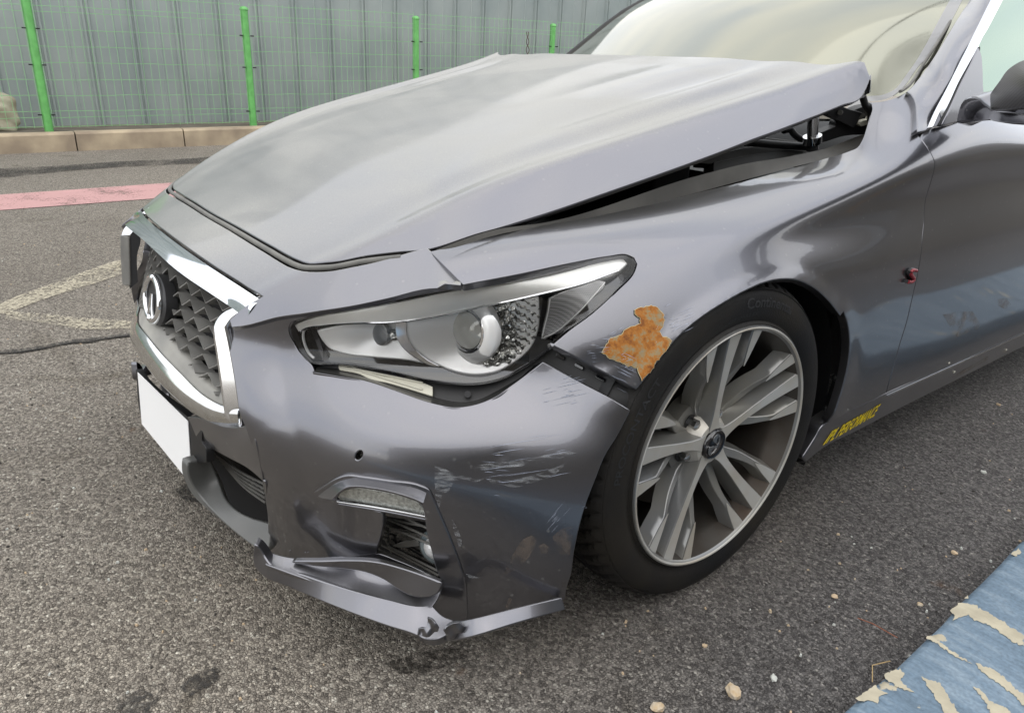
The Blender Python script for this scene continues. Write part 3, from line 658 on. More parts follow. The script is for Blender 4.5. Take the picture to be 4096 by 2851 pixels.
# dusty plastic shelf inside the surround
j2 = [(x, y+.004, z-.004) for x, y, z in i_l]
k_l = sym([(0,-.800,.486),(.11,-.797,.470),(.2,-.788,.447),(.28,-.775,.428),(.345,-.760,.426),(.375,-.75,.43)])
k_l = sym([(0,-.802,.463),(.11,-.799,.450),(.2,-.790,.431),(.28,-.777,.413),(.345,-.762,.411),(.375,-.752,.414)])
k2 = sym([(0,-.775,.463),(.11,-.772,.450),(.2,-.765,.431),(.28,-.752,.413),(.345,-.735,.411),(.375,-.73,.414)])
loft('grille_lower_shelf', [j2, k_l, k2], simple('dusty_shelf', (.36,.35,.32), .6, dirt=(.27,.265,.25), nscale=14), car)
# upper chrome bar
cu3 = [tuple(p) for p in cu]
def hx(x, y): return float(HOOD.xy([(x, y)])[0][0][2])
ux = [(0, ob[-1][1]-.004)]+[(q[0], q[1]-.004) for q in lo_[::-1]]
up_l = sym([(x, y-.001, hx(x, y)-.004) for x, y in ux])
CHL = Px([T('K',(500,535))[0]+('y',-.808), T('K',(900,870))[0]+('y',-.794), T('K',(1300,1130))[0]+('y',-.768), T('K',(1540,1290))[0]+('y',-.748)])
lowp = CHL.pos(T('K',(500,535),(720,722),(900,868),(1130,1022),(1340,1165),(1560,1300)))
nU = len(up_l)//2+1
tt = np.linspace(0, 1, nU)
lw = spline(np.linspace(0, 1, 6), lowp, tt); lw[0] = [0, -.822, lw[0][2]+.022]
lw = lw[np.argsort(lw[:,0])]; lw[0] = [0, lw[1][1]-.004, lw[1][2]+.008]
xs_ = [p[0] for p in up_l[nU-1:]]
lw_i = np.array([[x*1.02, np.interp(x, lw[:,0], lw[:,1]), np.interp(x, lw[:,0], lw[:,2])] for x in xs_])
mid = [tuple((np.array(a)*.5+b*.5)+np.array([0,-.004,.003])) for a, b in zip(up_l[nU-1:], lw_i)]
low_l = sym([tuple(p) for p in lw_i]); mid_l = sym(mid); lip_l = [(x, y+.018, z-.004) for x, y, z in low_l]
loft('chrome_surround_top', [up_l, mid_l, low_l], m_chrome, car)
loft('chrome_surround_return', [low_l, [(x, y+.009, z-.003) for x, y, z in low_l], lip_l], m_chrome_dusty, car)
# chrome side post
V1 = T('A',(805,597),(700,662),(640,705),(610,748),(622,800),(638,880),(656,980),(672,1080),(684,1170),(690,1236))
V2 = T('A',(662,662),(612,690),(585,715),(570,745),(568,790),(578,860),(592,960),(604,1050),(614,1120),(625,1190))
V3 = T('A',(655,668),(606,700),(580,730),(568,760),(567,800),(576,870),(590,960),(602,1050),(612,1120),(618,1180))
o1 = [hx_ for hx_ in []]
e_y = [-.690,-.722,-.738,-.744,-.7465,-.749,-.752,-.755,-.758,-.760]
A1 = [tuple(at(p[0], p[1], 'y', y)) for p, y in zip(V1, e_y)]
m_y = [-.748,-.757,-.763,-.767,-.769,-.771,-.772,-.773,-.774,-.775]
A2 = [tuple(at(p[0], p[1], 'y', y)) for p, y in zip(V2, m_y)]
A0 = [tuple((np.array(a)+np.array(b))/2+np.array([.002,-.005,.001])) for a, b in zip(A1, A2)]
A3 = [(x-.004, y+.028, z-.002) for x, y, z in A2]
CSD = Px([(a_[0], a_[1], np.array(b_)) for a_, b_ in list(zip(V1, A1))+list(zip(V2, A2))], lin=True)
panel('chrome_surround_side', CSD, V1+V2[::-1], m_chrome, car, grid=10, skirt=.016, lip=.007, off=.004)
panel('chrome_surround_corner', Px([T('K',(480,60))[0]+('x',-.35), T('K',(145,390))[0]+('x',-.392), T('K',(240,372))[0]+('x',-.38), T('K',(320,285))[0]+('x',-.35)]), T('K',(478,42),(380,118),(280,196),(165,320),(142,395),(165,368),(240,372),(322,285),(308,206),(400,150),(490,70)), m_chrome, car, grid=16, skirt=.01, lip=.003)
pass

# ---- grille of wavy fins
def gy(x, z): return -.808+.42*x*x+(z-.45)*.33
rows = 10
def tri_w(u): u = u % 1; return 4*abs(u-.5)-1
def gbot(x): return .470-.27*abs(x)**1.35
for r_ in range(rows):
    z0 = .405+r_*.0272; V = []; F = []; n = 260
    for i in range(n+1):
        x = -.372+.744*i/n
        ph = x/.062+(r_ % 2)*.5; tw = tri_w(ph); tw = math.copysign(abs(tw)**1.0, tw)
        z = z0+.0095*tw
        k = .5-.5*math.cos(2*math.pi*(ph+.2))
        y = gy(x, z)
        d = .008+.030*k
        V += [(x, y, z+.0012), (x, y+d*.25, z+.0012-.0035*k), (x, y+d, z-.009*k), (x, y+d, z-.0025-.009*k), (x, y, z-.0012)]
    ok = lambda i: (lambda x, z: z > gbot(x)-.002 and z < .652-.55*abs(x)**2.0 and abs(x) < .372)(V[i*5][0], V[i*5][2])
    for i in range(n):
        if not (ok(i) and ok(i+1)): continue
        for k in range(5): l = (k+1) % 5; F.append((i*5+k, i*5+l, i*5+5+l, i*5+5+k))
    if F: mesh('grille_fin', V, F, m_dgrey2, car, ang=45)
bk = [[(x, gy(x, z)+.05, z) for x in np.linspace(-.39, .39, 9)] for z in (.36, .45, .55, .64)]
loft('grille_back', bk, m_void, car)
# ---- emblem on the grille
def ring_pts(c, ax, az, n_, rx, rz, seg=48):
    return [Vector(c)+Vector(ax)*rx*math.cos(t)+Vector(az)*rz*math.sin(t) for t in np.linspace(0, 2*math.pi, seg, endpoint=False)]
ec = Vector((0, -.788, .512)); ez = Vector((0, .20, .98)).normalized(); ex = Vector((1, 0, 0)); en = ex.cross(ez)*1
bd = []; F = []; sg = 48
prof = [(.088,.0,.02),(.088,.0,-.012),(.078,.0,-.017),(.055,.0,-.018),(.0,0,-.018)]
V = []
for a, _, d in prof:
    for t in np.linspace(0, 2*math.pi, sg, endpoint=False): V.append(ec+ex*a*.92*math.cos(t)+ez*a*.60*math.sin(t)+en*(-d*.7))
for i in range(len(prof)-1):
    for k in range(sg): l = (k+1) % sg; F.append((i*sg+k, i*sg+l, (i+1)*sg+l, (i+1)*sg+k))
eb = mesh('emblem', V, F, m_darkmetal, car, ang=40)
if en.y > 0: en = -en
pts = [ec+en*.015+ex*.060*math.cos(t)+ez*.045*math.sin(t) for t in np.linspace(0, 2*math.pi, 60, endpoint=False)]
tube('emblem_ring', pts, .0075, m_chrome, eb, n=10, closed=True)
for s in (1, -1):
    q = [ec+en*.015+ex*s*.018+ez*(-.038), ec+en*.017+ex*s*.011+ez*(-.02), ec+en*.017+ex*s*.004+ez*.012]
    tube('emblem_road', smooth(q, .004, 60, closed=False) if False else q, [.005, .004, .0025], m_chrome, eb, n=8)

# far end of the grille surround
panel('grille_end_trim', Px([T('K',(135,395))[0]+('x',-.392), T('K',(220,405))[0]+('x',-.372), T('K',(240,1000))[0]+('x',-.372), T('K',(160,1000))[0]+('x',-.392)], lin=True), T('K',(132,392),(190,404),(222,408),(232,700),(240,995),(200,1000),(158,992),(140,700)), m_dgrey, car, grid=20, skirt=.004, lip=.003)
panel('grille_end_inner', Px([T('K',(220,405))[0]+('x',-.372), T('K',(330,300))[0]+('x',-.345), T('K',(350,960))[0]+('x',-.345), T('K',(240,1000))[0]+('x',-.372)], lin=True), T('K',(222,408),(330,280),(385,450),(345,600),(350,960),(250,1050),(240,1000)), m_void, car, grid=30, skirt=0, off=-.004)

# ledge rolling in under the lamp
lb = T('B',(216,704),(250,712),(400,728),(560,768),(760,835),(960,892),(1060,921),(1150,930),(1250,914),(1350,866),(1500,781),(1630,692))
LEDG = Px([(q[0], q[1], p) for q, p in zip(lb[::2], BUMP.px(lb[::2], -.020)[0])]+[(q[0], q[1], p) for q, p in zip(lipin, BUMP.px(lipin, -.0005)[0])])
panel('bumper_ledge', LEDG, lb+lipin[::-1], m_paint, car, grid=12, skirt=.006, lip=.001, mirror=True)
# raised upper face of the fog trim
to = T('C',(560,430),(620,386),(700,341),(748,325),(850,334),(1000,356),(1188,386),(1234,410)); ti = T('C',(1214,474),(1184,458),(1100,426),(900,380),(800,370),(742,378),(698,406),(656,452),(600,446))
TOPF = Px([(q[0], q[1], p) for q, p in zip(to, BUMP.px(to, .0034)[0])]+[(q[0], q[1], p) for q, p in zip(ti[:-1], BUMP.px(ti[:-1], .024)[0])])
panel('fog_trim_face', TOPF, to+ti, m_paint, car, grid=10, skirt=.003, lip=.001)
# scuffs, scrapes, torn spots and painted pale reflections on the bumper corner
def alpha_mat(name, c, lo, hi, scale, amount=1, stretch=(1,1,1)):
    m, t, p, o = M_(name); N = t.nodes.new; l = t.links.new; p.inputs['Base Color'].default_value = col(c); p.inputs['Roughness'].default_value = .7
    cc = N('ShaderNodeTexCoord'); mp = N('ShaderNodeMapping'); mp.inputs['Scale'].default_value = stretch; l(cc.outputs['Object'], mp.inputs[0])
    n = N('ShaderNodeTexNoise'); n.inputs['Scale'].default_value = scale; n.inputs['Detail'].default_value = 8; n.inputs['Roughness'].default_value = .7; l(mp.outputs[0], n.inputs[0])
    r = N('ShaderNodeMapRange'); r.inputs[1].default_value = lo; r.inputs[2].default_value = hi; r.inputs[4].default_value = amount; l(n.outputs[0], r.inputs[0])
    tr = N('ShaderNodeBsdfTransparent'); x = N('ShaderNodeMixShader'); l(r.outputs[0], x.inputs[0]); l(tr.outputs[0], x.inputs[1]); l(p.outputs[0], x.inputs[2]); l(x.outputs[0], o.inputs[0]); return m
m_scuff = alpha_mat('tan_scuff', (.22,.175,.14), .42, .66, 24, .50)
for pg in (((1700,915),(1740,830),(1780,760),(1820,700),(1880,670),(1910,700),(1880,770),(1840,830),(1780,880)), ((1920,735),(1950,720),(1985,740),(1975,780),(1935,782)), ((2005,680),(2050,640),(2110,615),(2140,630),(2125,700),(2112,790),(2060,790),(2020,740)), ((1715,1110),(1740,1050),(1757,1060),(1735,1120)), ((2060,950),(2095,920),(2085,985),(2060,990))):
    panel('scuff_reflection_patch', BUMP, T('C',*pg), m_scuff, car, grid=18, skirt=0, off=.0012, disp=bdisp)
m_mil = alpha_mat('milky_scuff_reflection', (.50,.52,.54), .46, .66, 26, .50, (1,1,5))  # painted pale film: lacquer smears plus the cream-edged slab reflection
for pg in (((1285,250),(1340,265),(1420,300),(1520,320),(1600,322),(1540,345),(1470,330),(1400,345),(1370,400),(1330,420),(1310,520),(1290,420)), ((1390,570),(1430,640),(1450,720),(1440,760),(1420,700),(1400,640)), ((1475,905),(1560,930),(1500,938)), ((1480,262),(1600,236),(1750,222),(1900,196),(2100,160),(2150,168),(2060,200),(1900,236),(1800,252),(1700,262),(1560,275)), ((1600,320),(1750,330),(1900,300),(2080,235),(2060,265),(1900,345),(1760,380),(1640,360))):
    panel('scuff_reflection_patch', BUMP, T('C',*pg), m_mil, car, grid=18, skirt=0, off=.0012, disp=bdisp)

# ================================================================== front wing, door, sill
w_top = T('B',(1155,208))+T('H',(1612,1299),(1700,1278),(1950,1210))+T('E',(0,1165),(300,1100),(500,1050),(900,950),(1200,864),(1340,822),(1396,797),(1425,752),(1447,690),(1466,625),(1477,585),(1474,563),(1458,556))+T('S',(560,290),(640,277),(760,242),(880,180))
w_pil = T('S',(925,208),(952,250),(972,300),(984,400),(990,500),(990,632))
gapd = T('S',(1012,668),(1100,792),(1150,880),(1167,930),(1165,992),(1130,1130),(1070,1330),(1056,1450),(1052,1590))+T('F',(712,60),(705,150),(694,230),(680,300),(650,430),(620,560),(580,690),(540,830),(508,945),(500,978))
w_bot = T('F',(330,1062),(163,1146))
arch = T('F',(190,1075),(228,960),(258,840),(273,740),(274,640),(262,560),(240,495))+T('D',(1270,285),(1215,215),(1150,160),(1080,130),(1000,127),(930,143),(850,178),(760,228),(660,292),(560,375),(470,480),(410,560),(372,607))
w_fr = T('D',(250,541),(130,476),(6,414))
w_lamp = T('B',(1700,588),(1800,504),(1950,392),(2100,252),(2207,132),(2222,85),(2203,45),(2150,24),(2050,33),(1800,78),(1500,142))
wing = w_top+w_pil+gapd+w_bot+arch+w_fr+w_lamp
def wdisp(q):
    z = np.zeros(len(q)); c = np.array(T('B',(1990,690))[0]); d = q-c
    z += -.004*np.exp(-(d[:,0]/70)**2-(d[:,1]/35)**2)
    a = np.array(arch); dm = np.full(len(q), 1e9)
    for i in range(len(a)-1): dm = np.minimum(dm, seg_d(q, a[i], a[i+1]))
    z += .006*np.exp(-(dm/38)**2)
    return z
wobj = panel('front_wing', SIDE, wing, m_paint, car, grid=20, skirt=.016, lip=.0025, mirror=True, gap=1.5, disp=wdisp)
wingL = wobj[0]
m_rust = M_('rusted_metal')
def rust():
    m, t, p, o = m_rust; N = t.nodes.new; l = t.links.new; c = N('ShaderNodeTexCoord')
    a = N('ShaderNodeTexNoise'); a.inputs['Scale'].default_value = 62; a.inputs['Detail'].default_value = 7; a.inputs['Roughness'].default_value = .7; l(c.outputs['Object'], a.inputs[0])
    r = N('ShaderNodeValToRGB'); e = r.color_ramp.elements; e[0].position = .30; e[0].color = (.26,.23,.175,1); e[1].position = .66; e[1].color = (.17,.052,.008,1)
    q = e.new(.42); q.color = (.29,.205,.095,1); q = e.new(.50); q.color = (.38,.14,.015,1)
    l(a.outputs[0], r.inputs[0]); l(r.outputs[0], p.inputs['Base Color']); p.inputs['Roughness'].default_value = .75
    b = N('ShaderNodeBump'); b.inputs['Strength'].default_value = .6; b.inputs['Distance'].default_value = .001; l(a.outputs[0], b.inputs['Height']); l(b.outputs[0], p.inputs['Normal']); return m
m_rust = rust()
m_fill = simple('chipped_primer', (.62,.56,.34), .7)
rp = T('D',(372,265),(400,256),(462,251),(492,275),(502,300),(498,330),(480,358),(486,376),(525,396),(512,420),(480,462),(452,495),(430,532),(408,552),(392,574),(386,545),(380,518),(350,512),(300,490),(262,478),(232,450),(246,420),(258,396),(300,382),(335,350),(366,338),(398,326),(396,300),(374,284))
rj = [tuple(np.array(p)+rng.normal(0, 2.2, 2)) for p in smooth(rp, 9, 60)]
panel('primer_edge', SIDE, [tuple(p) for p in inset(np.array(rj), -1.8)], m_fill, wingL, grid=14, skirt=0, off=.0022, ang=179, disp=lambda q: wdisp(q))
panel('rust_patch', SIDE, rj, m_rust, wingL, grid=12, skirt=0, off=.0028, ang=179, disp=lambda q: wdisp(q))
# scratches on wing and bumper, each set joined in one mesh
m_scr = simple('scratched_clearcoat', (.36,.39,.48), .5)
def scratches(name, surf, sets, off, parent, seed, disp=None, mat=None):
    r = np.random.default_rng(seed); V = []; F = []
    for k, a, b, n, wob, wd in sets:
        (x0, y0), (x1, y1) = T(k, a, b); d = np.array([x1-x0, y1-y0]); l = np.linalg.norm(d); d /= l; nn = np.array([-d[1], d[0]])
        for i in range(n):
            s = r.uniform(0, .7); e = min(1, s+r.uniform(.12, .6)); o = r.normal(0, wob); w_ = wd*r.uniform(.25, .8); m = 7; bend = r.normal(0, 1.5)
            L_ = np.array([[x0, y0]+d*l*(s+(e-s)*u)+nn*(o+bend*math.sin(math.pi*u)) for u in np.linspace(0, 1, m)])
            ww = np.array([w_*math.sin(math.pi*max(.02, min(.98, u))) for u in np.linspace(0, 1, m)])[:,None]
            q = np.concatenate([L_+nn*ww, L_-nn*ww]); P, N = surf.px(q, off)
            if disp is not None: P = P+N*np.asarray(disp(q))[:,None]
            k0 = len(V); V += P.tolist(); F += [(k0+j, k0+j+1, k0+m+j+1, k0+m+j) for j in range(m-1)]
    return meta(mesh(name, V, F, mat or m_scr, parent), kind='stuff')
scratches('scratch_marks', SIDE, [('D',(230,400),(330,340),5,20,1.0),('D',(505,350),(600,300),9,28,1.2),('D',(520,320),(640,260),7,20,1.0),('D',(150,455),(270,450),12,24,1.1),('D',(250,500),(370,560),12,32,1.2),('D',(300,520),(370,500),8,28,1.2),('D',(430,420),(480,330),5,16,1.0)], .0028, wingL, 3, wdisp)
scratches('bumper_scratches', BUMP, [('C',(1480,270),(2100,170),10,52,1.3),('C',(1560,250),(1780,262),7,44,1.6),('C',(1820,240),(2150,165),5,36,1.4),('B',(1620,900),(1920,830),12,32,1.3),('B',(1760,870),(1840,850),10,28,2.0),('C',(2180,490),(2210,480),5,12,1.2),('C',(1960,640),(2100,480),10,16,.9),('C',(395,800),(420,785),2,10,2),('C',(488,805),(522,782),3,14,2.4)], .0014, car, 8, bdisp)

door_b = T('F',(512,985),(900,805),(1302,622))+[(4400,1192),(4750,1040)]
belt = [(4750,468),(4400,480)]+T('M',(1050,1302),(850,1296),(620,1278),(560,1275),(420,1292),(330,1302),(300,1318),(150,1352),(70,1372),(0,1402),(-30,1412))
door = gapd[0:1]+gapd[1:]+door_b+belt
door = gapd+door_b+belt
panel('front_door', SIDE, door, m_paint, car, grid=22, skirt=.016, lip=.0022, mirror=True, gap=2.2)
SILL = Px([T('F',(165,1147))[0]+('x',.898), T('F',(1302,622))[0]+('x',.896), T('F',(130,1280))[0]+('x',.892), T('F',(1302,700))[0]+('x',.878), T('F',(600,1040))[0]+('x',.884), T('F',(500,985))[0]+('x',.901), T('F',(300,1195))[0]+('x',.886)])
sill = T('F',(165,1147),(330,1064),(500,984),(900,807),(1302,624))+[(4400,1194),(4750,1045),(4750,1085),(4400,1255)]+T('F',(1302,706),(900,905),(560,1075),(330,1195),(150,1285),(40,1370),(20,1352),(95,1235),(135,1170))
so_ = panel('side_sill', SILL, sill, m_paint, car, grid=26, skirt=.03, lip=.004, gap=1.0, mirror=True)
tube('sill_bright_line', line_px(SILL, T('F',(505,991),(900,813),(1302,629)), .0015), .0011, m_chrome, car, n=6)
# lettering ------------------------------------------------------------
def text_mesh(s, ext=0.0, shear=0, bold=0.0):
    c = bpy.data.curves.new('lettering', 'FONT'); c.body = s; c.size = 1; c.resolution_u = 3; c.shear = shear; c.offset = bold
    o = bpy.data.objects.new('lettering', c); COL.objects.link(o); bpy.context.view_layer.update()
    me = bpy.data.meshes.new_from_object(o.evaluated_get(bpy.context.evaluated_depsgraph_get())); bpy.data.objects.remove(o); bpy.data.curves.remove(c)
    bm = bmesh.new(); bm.from_mesh(me); bpy.data.meshes.remove(me)
    bmesh.ops.triangulate(bm, faces=bm.faces); V = np.array([v.co[:] for v in bm.verts]); F = [tuple(v.index for v in f.verts) for f in bm.faces]; bm.free()
    V[:,0] -= V[:,0].min(); V[:,:2] /= V[:,0].max(); return V, F
V, F = text_mesh('IPL PERFORMANCE', shear=.6, bold=.02)
V[:,1] -= V[:,1].min(); vm = V[:,1].max()
c00, c10, c01, c11 = [np.array(p) for p in T('F',(128,1280),(438,1104),(160,1208),(470,1034))]
uu = V[:,0][:,None]; vv = (V[:,1]/vm)[:,None]; uu = uu**.82
q = c00*(1-uu)*(1-vv)+c10*uu*(1-vv)+c01*(1-uu)*vv+c11*uu*vv
P, N = SILL.px(q, .0012); mesh('sticker_lettering', P, F, m_yellow, so_[0], sm=False)
# red S badge
zS = lambda *p: [(3560+a/11.415, 1040+b/11.415) for a, b in p]
sp1 = line_px(SIDE, zS((1205,490),(1100,468),(1010,480),(955,540),(945,640),(1010,740),(1085,830),(1090,900),(1030,975),(940,1010),(830,1000)), .010, 3)
tube('badge', sp1, .0042, m_red, car, n=8)
tube('badge_edge', sp1-np.array([.004,.002,-.001]), .0045, m_darkmetal, car, n=8)

for pg in (((830,520),(900,505),(1000,500),(1045,570),(1030,605),(960,630),(910,650),(880,610)), ((1150,430),(1200,425),(1225,460),(1190,490),(1150,470)), ((880,880),(1090,760),(1100,775),(890,895))):
    panel('dirt_patch', SIDE if pg[0][1] < 800 else SILL, T('F',*pg), m_scuff, car, grid=20, skirt=0, off=.0012)
for q_, r_ in (((893,852),.004),((1195,724),.003),((862,800),.003)):
    pp, nn_ = SILL.px(T('F',q_), .003); disc('stuck_chip', pp[0], nn_[0], r_, m_beige, car, dome=.001, depth=.002, seg=8)
# dark structure behind gaps
panel('inner_wing', SIDE, T('H',(1720,1310))+T('E',(0,1180),(600,1050),(1340,850))+T('S',(1000,660),(1120,900),(1060,1300))+T('F',(650,300),(560,600),(440,960),(330,1030),(240,1060))+T('F',(290,760),(290,600),(250,470),(170,360))+T('D',(1120,100),(1000,95),(850,140),(650,260),(450,470),(340,570))+T('B',(2150,790),(1760,590),(1900,470),(2235,150),(2236,60),(2150,14),(1800,68),(1500,134)), m_void, car, grid=40, skirt=0, off=-.018, ang=1, clip=True)
panel('wing_bracket', BUMP, T('B',(1560,520),(1730,575),(2000,720),(2205,865),(2176,972),(2040,915),(1900,842),(1655,706),(1560,700)), m_black, car, grid=20, skirt=.004, off=-.018, ang=5)
for q_ in ((1745,645),(1860,705),(1990,775)):
    panel('bracket_slot', BUMP, T('B',(q_[0]-22,q_[1]-12),(q_[0]+25,q_[1]+14),(q_[0]+22,q_[1]+26),(q_[0]-24,q_[1]+2)), m_gloss, car, grid=20, skirt=.004, off=-.012)
panel('lamp_support', BUMP, T('B',(200,680),(400,690),(700,735),(950,790),(1080,810),(1200,815),(1400,780),(1640,640),(1720,600),(1680,720),(1520,800),(1360,885),(1250,935),(1150,950),(1050,940),(940,905),(740,850),(540,785),(380,745),(230,730)), m_black, car, grid=22, skirt=0, off=-.022)
panel('lamp_bracket', BUMP, T('B',(390,712),(480,724),(560,738),(700,772),(850,796),(900,812),(962,838),(962,890),(905,872),(820,846),(700,812),(560,776),(540,765),(395,730)), m_beige, car, grid=14, skirt=.006, lip=.001, off=-.012)
for a, b in (((480,724),(905,812)),((535,742),(900,852))):
    tube('bracket_rib', line_px(BUMP, T('B', a, b), -.010), .0016, m_beige, car, n=6)
tube('lamp_bolt', [BUMP.px(T('B',(1180,882)), -.018)[0][0], BUMP.px(T('B',(1180,882)), -.012)[0][0]], .006, m_darkmetal, car)

# ================================================================== head lamp
hl = empty('head_lamp', (0,0,0), car)
lampo = T('B',(84,472),(98,440),(200,409),(500,346),(900,266),(1135,223),(1500,146),(1800,81),(2050,36),(2150,27),(2198,47),(2217,86),(2203,130),(2098,250),(1948,390),(1798,500),(1698,588),(1640,640),(1500,735),(1400,788),(1300,816),(1200,826),(1080,820),(950,803),(700,748),(400,703),(222,690),(162,640),(112,560),(88,512))
lo2 = smooth(lampo, 10, 40)
class Join:
    """lamp surface: bumper surface at the front blending into the wing's behind"""
    def px(s, q, off=0):
        q = np.atleast_2d(np.asarray(q, float)); x = q[:,0]; t = np.clip((x-2150)/330, 0, 1)[:,None]; t = t*t*(3-2*t); P = np.zeros((len(q), 3)); N = np.zeros((len(q), 3))
        for S_, sel, w_ in ((BUMP, t[:,0] < 1, 1-t), (SIDE, t[:,0] > 0, t)):
            if sel.any():
                a, n = S_.px(q[sel]); P[sel] += a*w_[sel]; N[sel] += n*w_[sel]
        N /= np.linalg.norm(N, axis=1)[:,None]; return push(P, N, off), N
LMP = Join()
m_hatch = simple('side_reflector_mesh', (.30,.30,.30), .35, .5)
def hatch():
    m = m_hatch; t = m.node_tree; p = [n for n in t.nodes if n.type == 'BSDF_PRINCIPLED'][0]; N = t.nodes.new; l = t.links.new
    c = N('ShaderNodeTexCoord'); k = N('ShaderNodeTexChecker'); k.inputs['Scale'].default_value = 420; k.inputs[1].default_value = (.42,.42,.42,1); k.inputs[2].default_value = (.16,.16,.16,1)
    l(c.outputs['Object'], k.inputs[0]); l(k.outputs[0], p.inputs['Base Color'])
hatch()
m_cry = M_('crystal_reflector')
def cry():
    m, t, p, o = m_cry; N = t.nodes.new; l = t.links.new; c = N('ShaderNodeTexCoord'); mp = N('ShaderNodeMapping'); mp.inputs['Scale'].default_value = (90,90,170)
    l(c.outputs['Object'], mp.inputs[0]); v = N('ShaderNodeTexVoronoi'); v.distance = 'CHEBYCHEV'; v.inputs['Scale'].default_value = 1; l(mp.outputs[0], v.inputs[0])
    r = N('ShaderNodeValToRGB'); r.color_ramp.elements[0].color = (.14,.14,.13,1); r.color_ramp.elements[1].color = (.9,.9,.86,1); r.color_ramp.elements[0].position = .25; r.color_ramp.elements[1].position = .8
    sp = N('ShaderNodeSeparateColor'); l(v.outputs['Color'], sp.inputs[0]); l(sp.outputs[0], r.inputs[0]); l(r.outputs[0], p.inputs['Base Color'])
    p.inputs['Metallic'].default_value = .8; p.inputs['Roughness'].default_value = .16
    b = N('ShaderNodeBump'); b.inputs['Strength'].default_value = 1; b.inputs['Distance'].default_value = .004; l(v.outputs['Distance'], b.inputs['Height']); l(b.outputs[0], p.inputs['Normal']); return m
m_cry = cry()
panel('lamp_body', LMP, [tuple(p) for p in inset(lo2, 4)][::2], m_gloss, hl, grid=26, skirt=0, off=-.040)
rim = LMP.px(lo2, .0005)[0]; rim2 = LMP.px(inset(lo2, 5), -.004)[0]; rim3 = LMP.px(inset(lo2, 10), -.040)[0]; rim0 = LMP.px(inset(lo2, -3), -.008)[0]
n_ = len(rim); V = np.concatenate([rim0, rim, rim2, rim3]); F = []
for r_ in range(3):
    for i in range(n_): j = (i+1) % n_; F.append((r_*n_+i, r_*n_+j, (r_+1)*n_+j, (r_+1)*n_+i))
mesh('lamp_seal', V, F, m_gloss, hl, ang=60)
brow = T('B',(125,462),(200,432),(500,372),(900,296),(1300,216),(1700,136),(2050,66),(2130,58),(2150,80),(2105,122),(1900,196),(1600,272),(1300,338),(1080,384),(860,424),(720,440),(500,446),(300,462),(185,480),(150,500))
def bd2(q):
    return np.zeros(len(q))
panel('brow_trim', LMP, brow, simple('brow_chrome', (.86,.86,.83), .32, .45), hl, grid=12, skirt=.008, lip=.003, off=-.012)
tube('brow_edge', line_px(LMP, T('B',(150,500),(185,482),(300,464),(500,448),(720,442),(860,426),(1080,386),(1300,341),(1600,275),(1900,199),(2100,126)), -.010), .0018, m_chrome, hl, n=6)
tube('front_frame', line_px(LMP, T('B',(180,488),(176,500),(186,585),(215,640),(240,662)), -.012), .0025, m_silver, hl, n=6)
def bowl(pts_deep, depth, rad):
    c = np.array(pts_deep)
    return lambda q: -depth*np.exp(-(np.linalg.norm((q-c)/np.array(rad), axis=1))**2)
cT = T('B',(640,520))[0]
panel('indicator_bowl', LMP, T('B',(262,498),(300,490),(440,462),(600,447),(742,445),(752,500),(770,560),(850,640),(935,688),(800,665),(600,648),(430,628),(330,592),(290,545)), m_silver, hl, grid=11, skirt=.012, lip=.003, off=-.016, disp=bowl(cT, .016, (110,70)))
pb, _ = LMP.px(T('B',(640,512)), -.024); disc('indicator_reflector', pb[0], (.25,-.95,.1), .020, m_hatch, hl, dome=.004, depth=.01)
pb, _ = LMP.px(T('B',(722,522)), -.020); disc('indicator_bulb', pb[0], (.3,-.9,.1), .010, m_cry, hl, dome=.008, depth=.01)
panel('chrome_crescent', LMP, T('B',(740,446),(800,442),(803,520),(830,580),(880,635),(960,690),(1010,712),(960,706),(870,662),(800,610),(760,560),(742,500)), m_chrome, hl, grid=12, skirt=.008, lip=.002, off=-.012)
mc = T('B',(1180,520))[0]
panel('main_bowl', LMP, T('B',(803,442),(900,420),(1100,384),(1350,328),(1606,284),(1608,330),(1606,460),(1560,590),(1460,680),(1360,730),(1250,748),(1130,738),(1010,700),(890,625),(832,572),(806,520)), m_silver, hl, grid=12, skirt=.012, lip=.003, off=-.014, disp=bowl(mc, .020, (170,170)))
panel('crystal_reflector', LMP, T('B',(1340,345),(1450,320),(1606,300),(1604,460),(1550,585),(1450,668),(1370,695),(1280,690),(1225,655),(1290,610),(1335,540),(1350,450)), m_cry, hl, grid=9, skirt=.004, off=-.017, disp=lambda q: .0028*np.sign(np.sin(q[:,0]/6.5))*np.sign(np.sin(q[:,1]/5.0+q[:,0]/30)))
pc, _ = LMP.px(T('B',(1180,488)), -.022); pn = Vector((.27,-.96,.06)).normalized()
disc('projector_bezel', pc[0]+np.array(pn)*(-.004), pn, .060, m_silver, hl, ring=.040, dome=.010, depth=.012)
disc('projector_ring', pc[0]+np.array(pn)*.002, pn, .042, m_chrome, hl, ring=.034, dome=.003, depth=.008)
disc('projector_shade', pc[0]+np.array(pn)*.000, pn, .036, m_darkmetal, hl, dome=0)
m_ball = simple('projector_glass', (.66,.66,.62), .14, .1, coat=.6)
disc('projector_lens', pc[0]+np.array(pn)*.004, pn, .0325, m_ball, hl, dome=.011)
panel('side_reflector', LMP, T('B',(1684,300),(1760,262),(1880,222),(1985,190),(2020,196),(2015,215),(1940,292),(1820,415),(1710,505),(1650,542),(1634,538),(1650,470),(1672,380)), m_hatch, hl, grid=12, skirt=.005, lip=.002, off=-.010)
tube('side_reflector_frame', line_px(LMP, T('B',(1684,300),(1672,380),(1650,470),(1634,540),(1700,512),(1820,418),(1940,294),(2020,200)), -.008), .0012, m_silver, hl, n=6)
panel('clear_cover', LMP, lampo, m_lens, hl, grid=18, skirt=0, off=.0, gap=4)
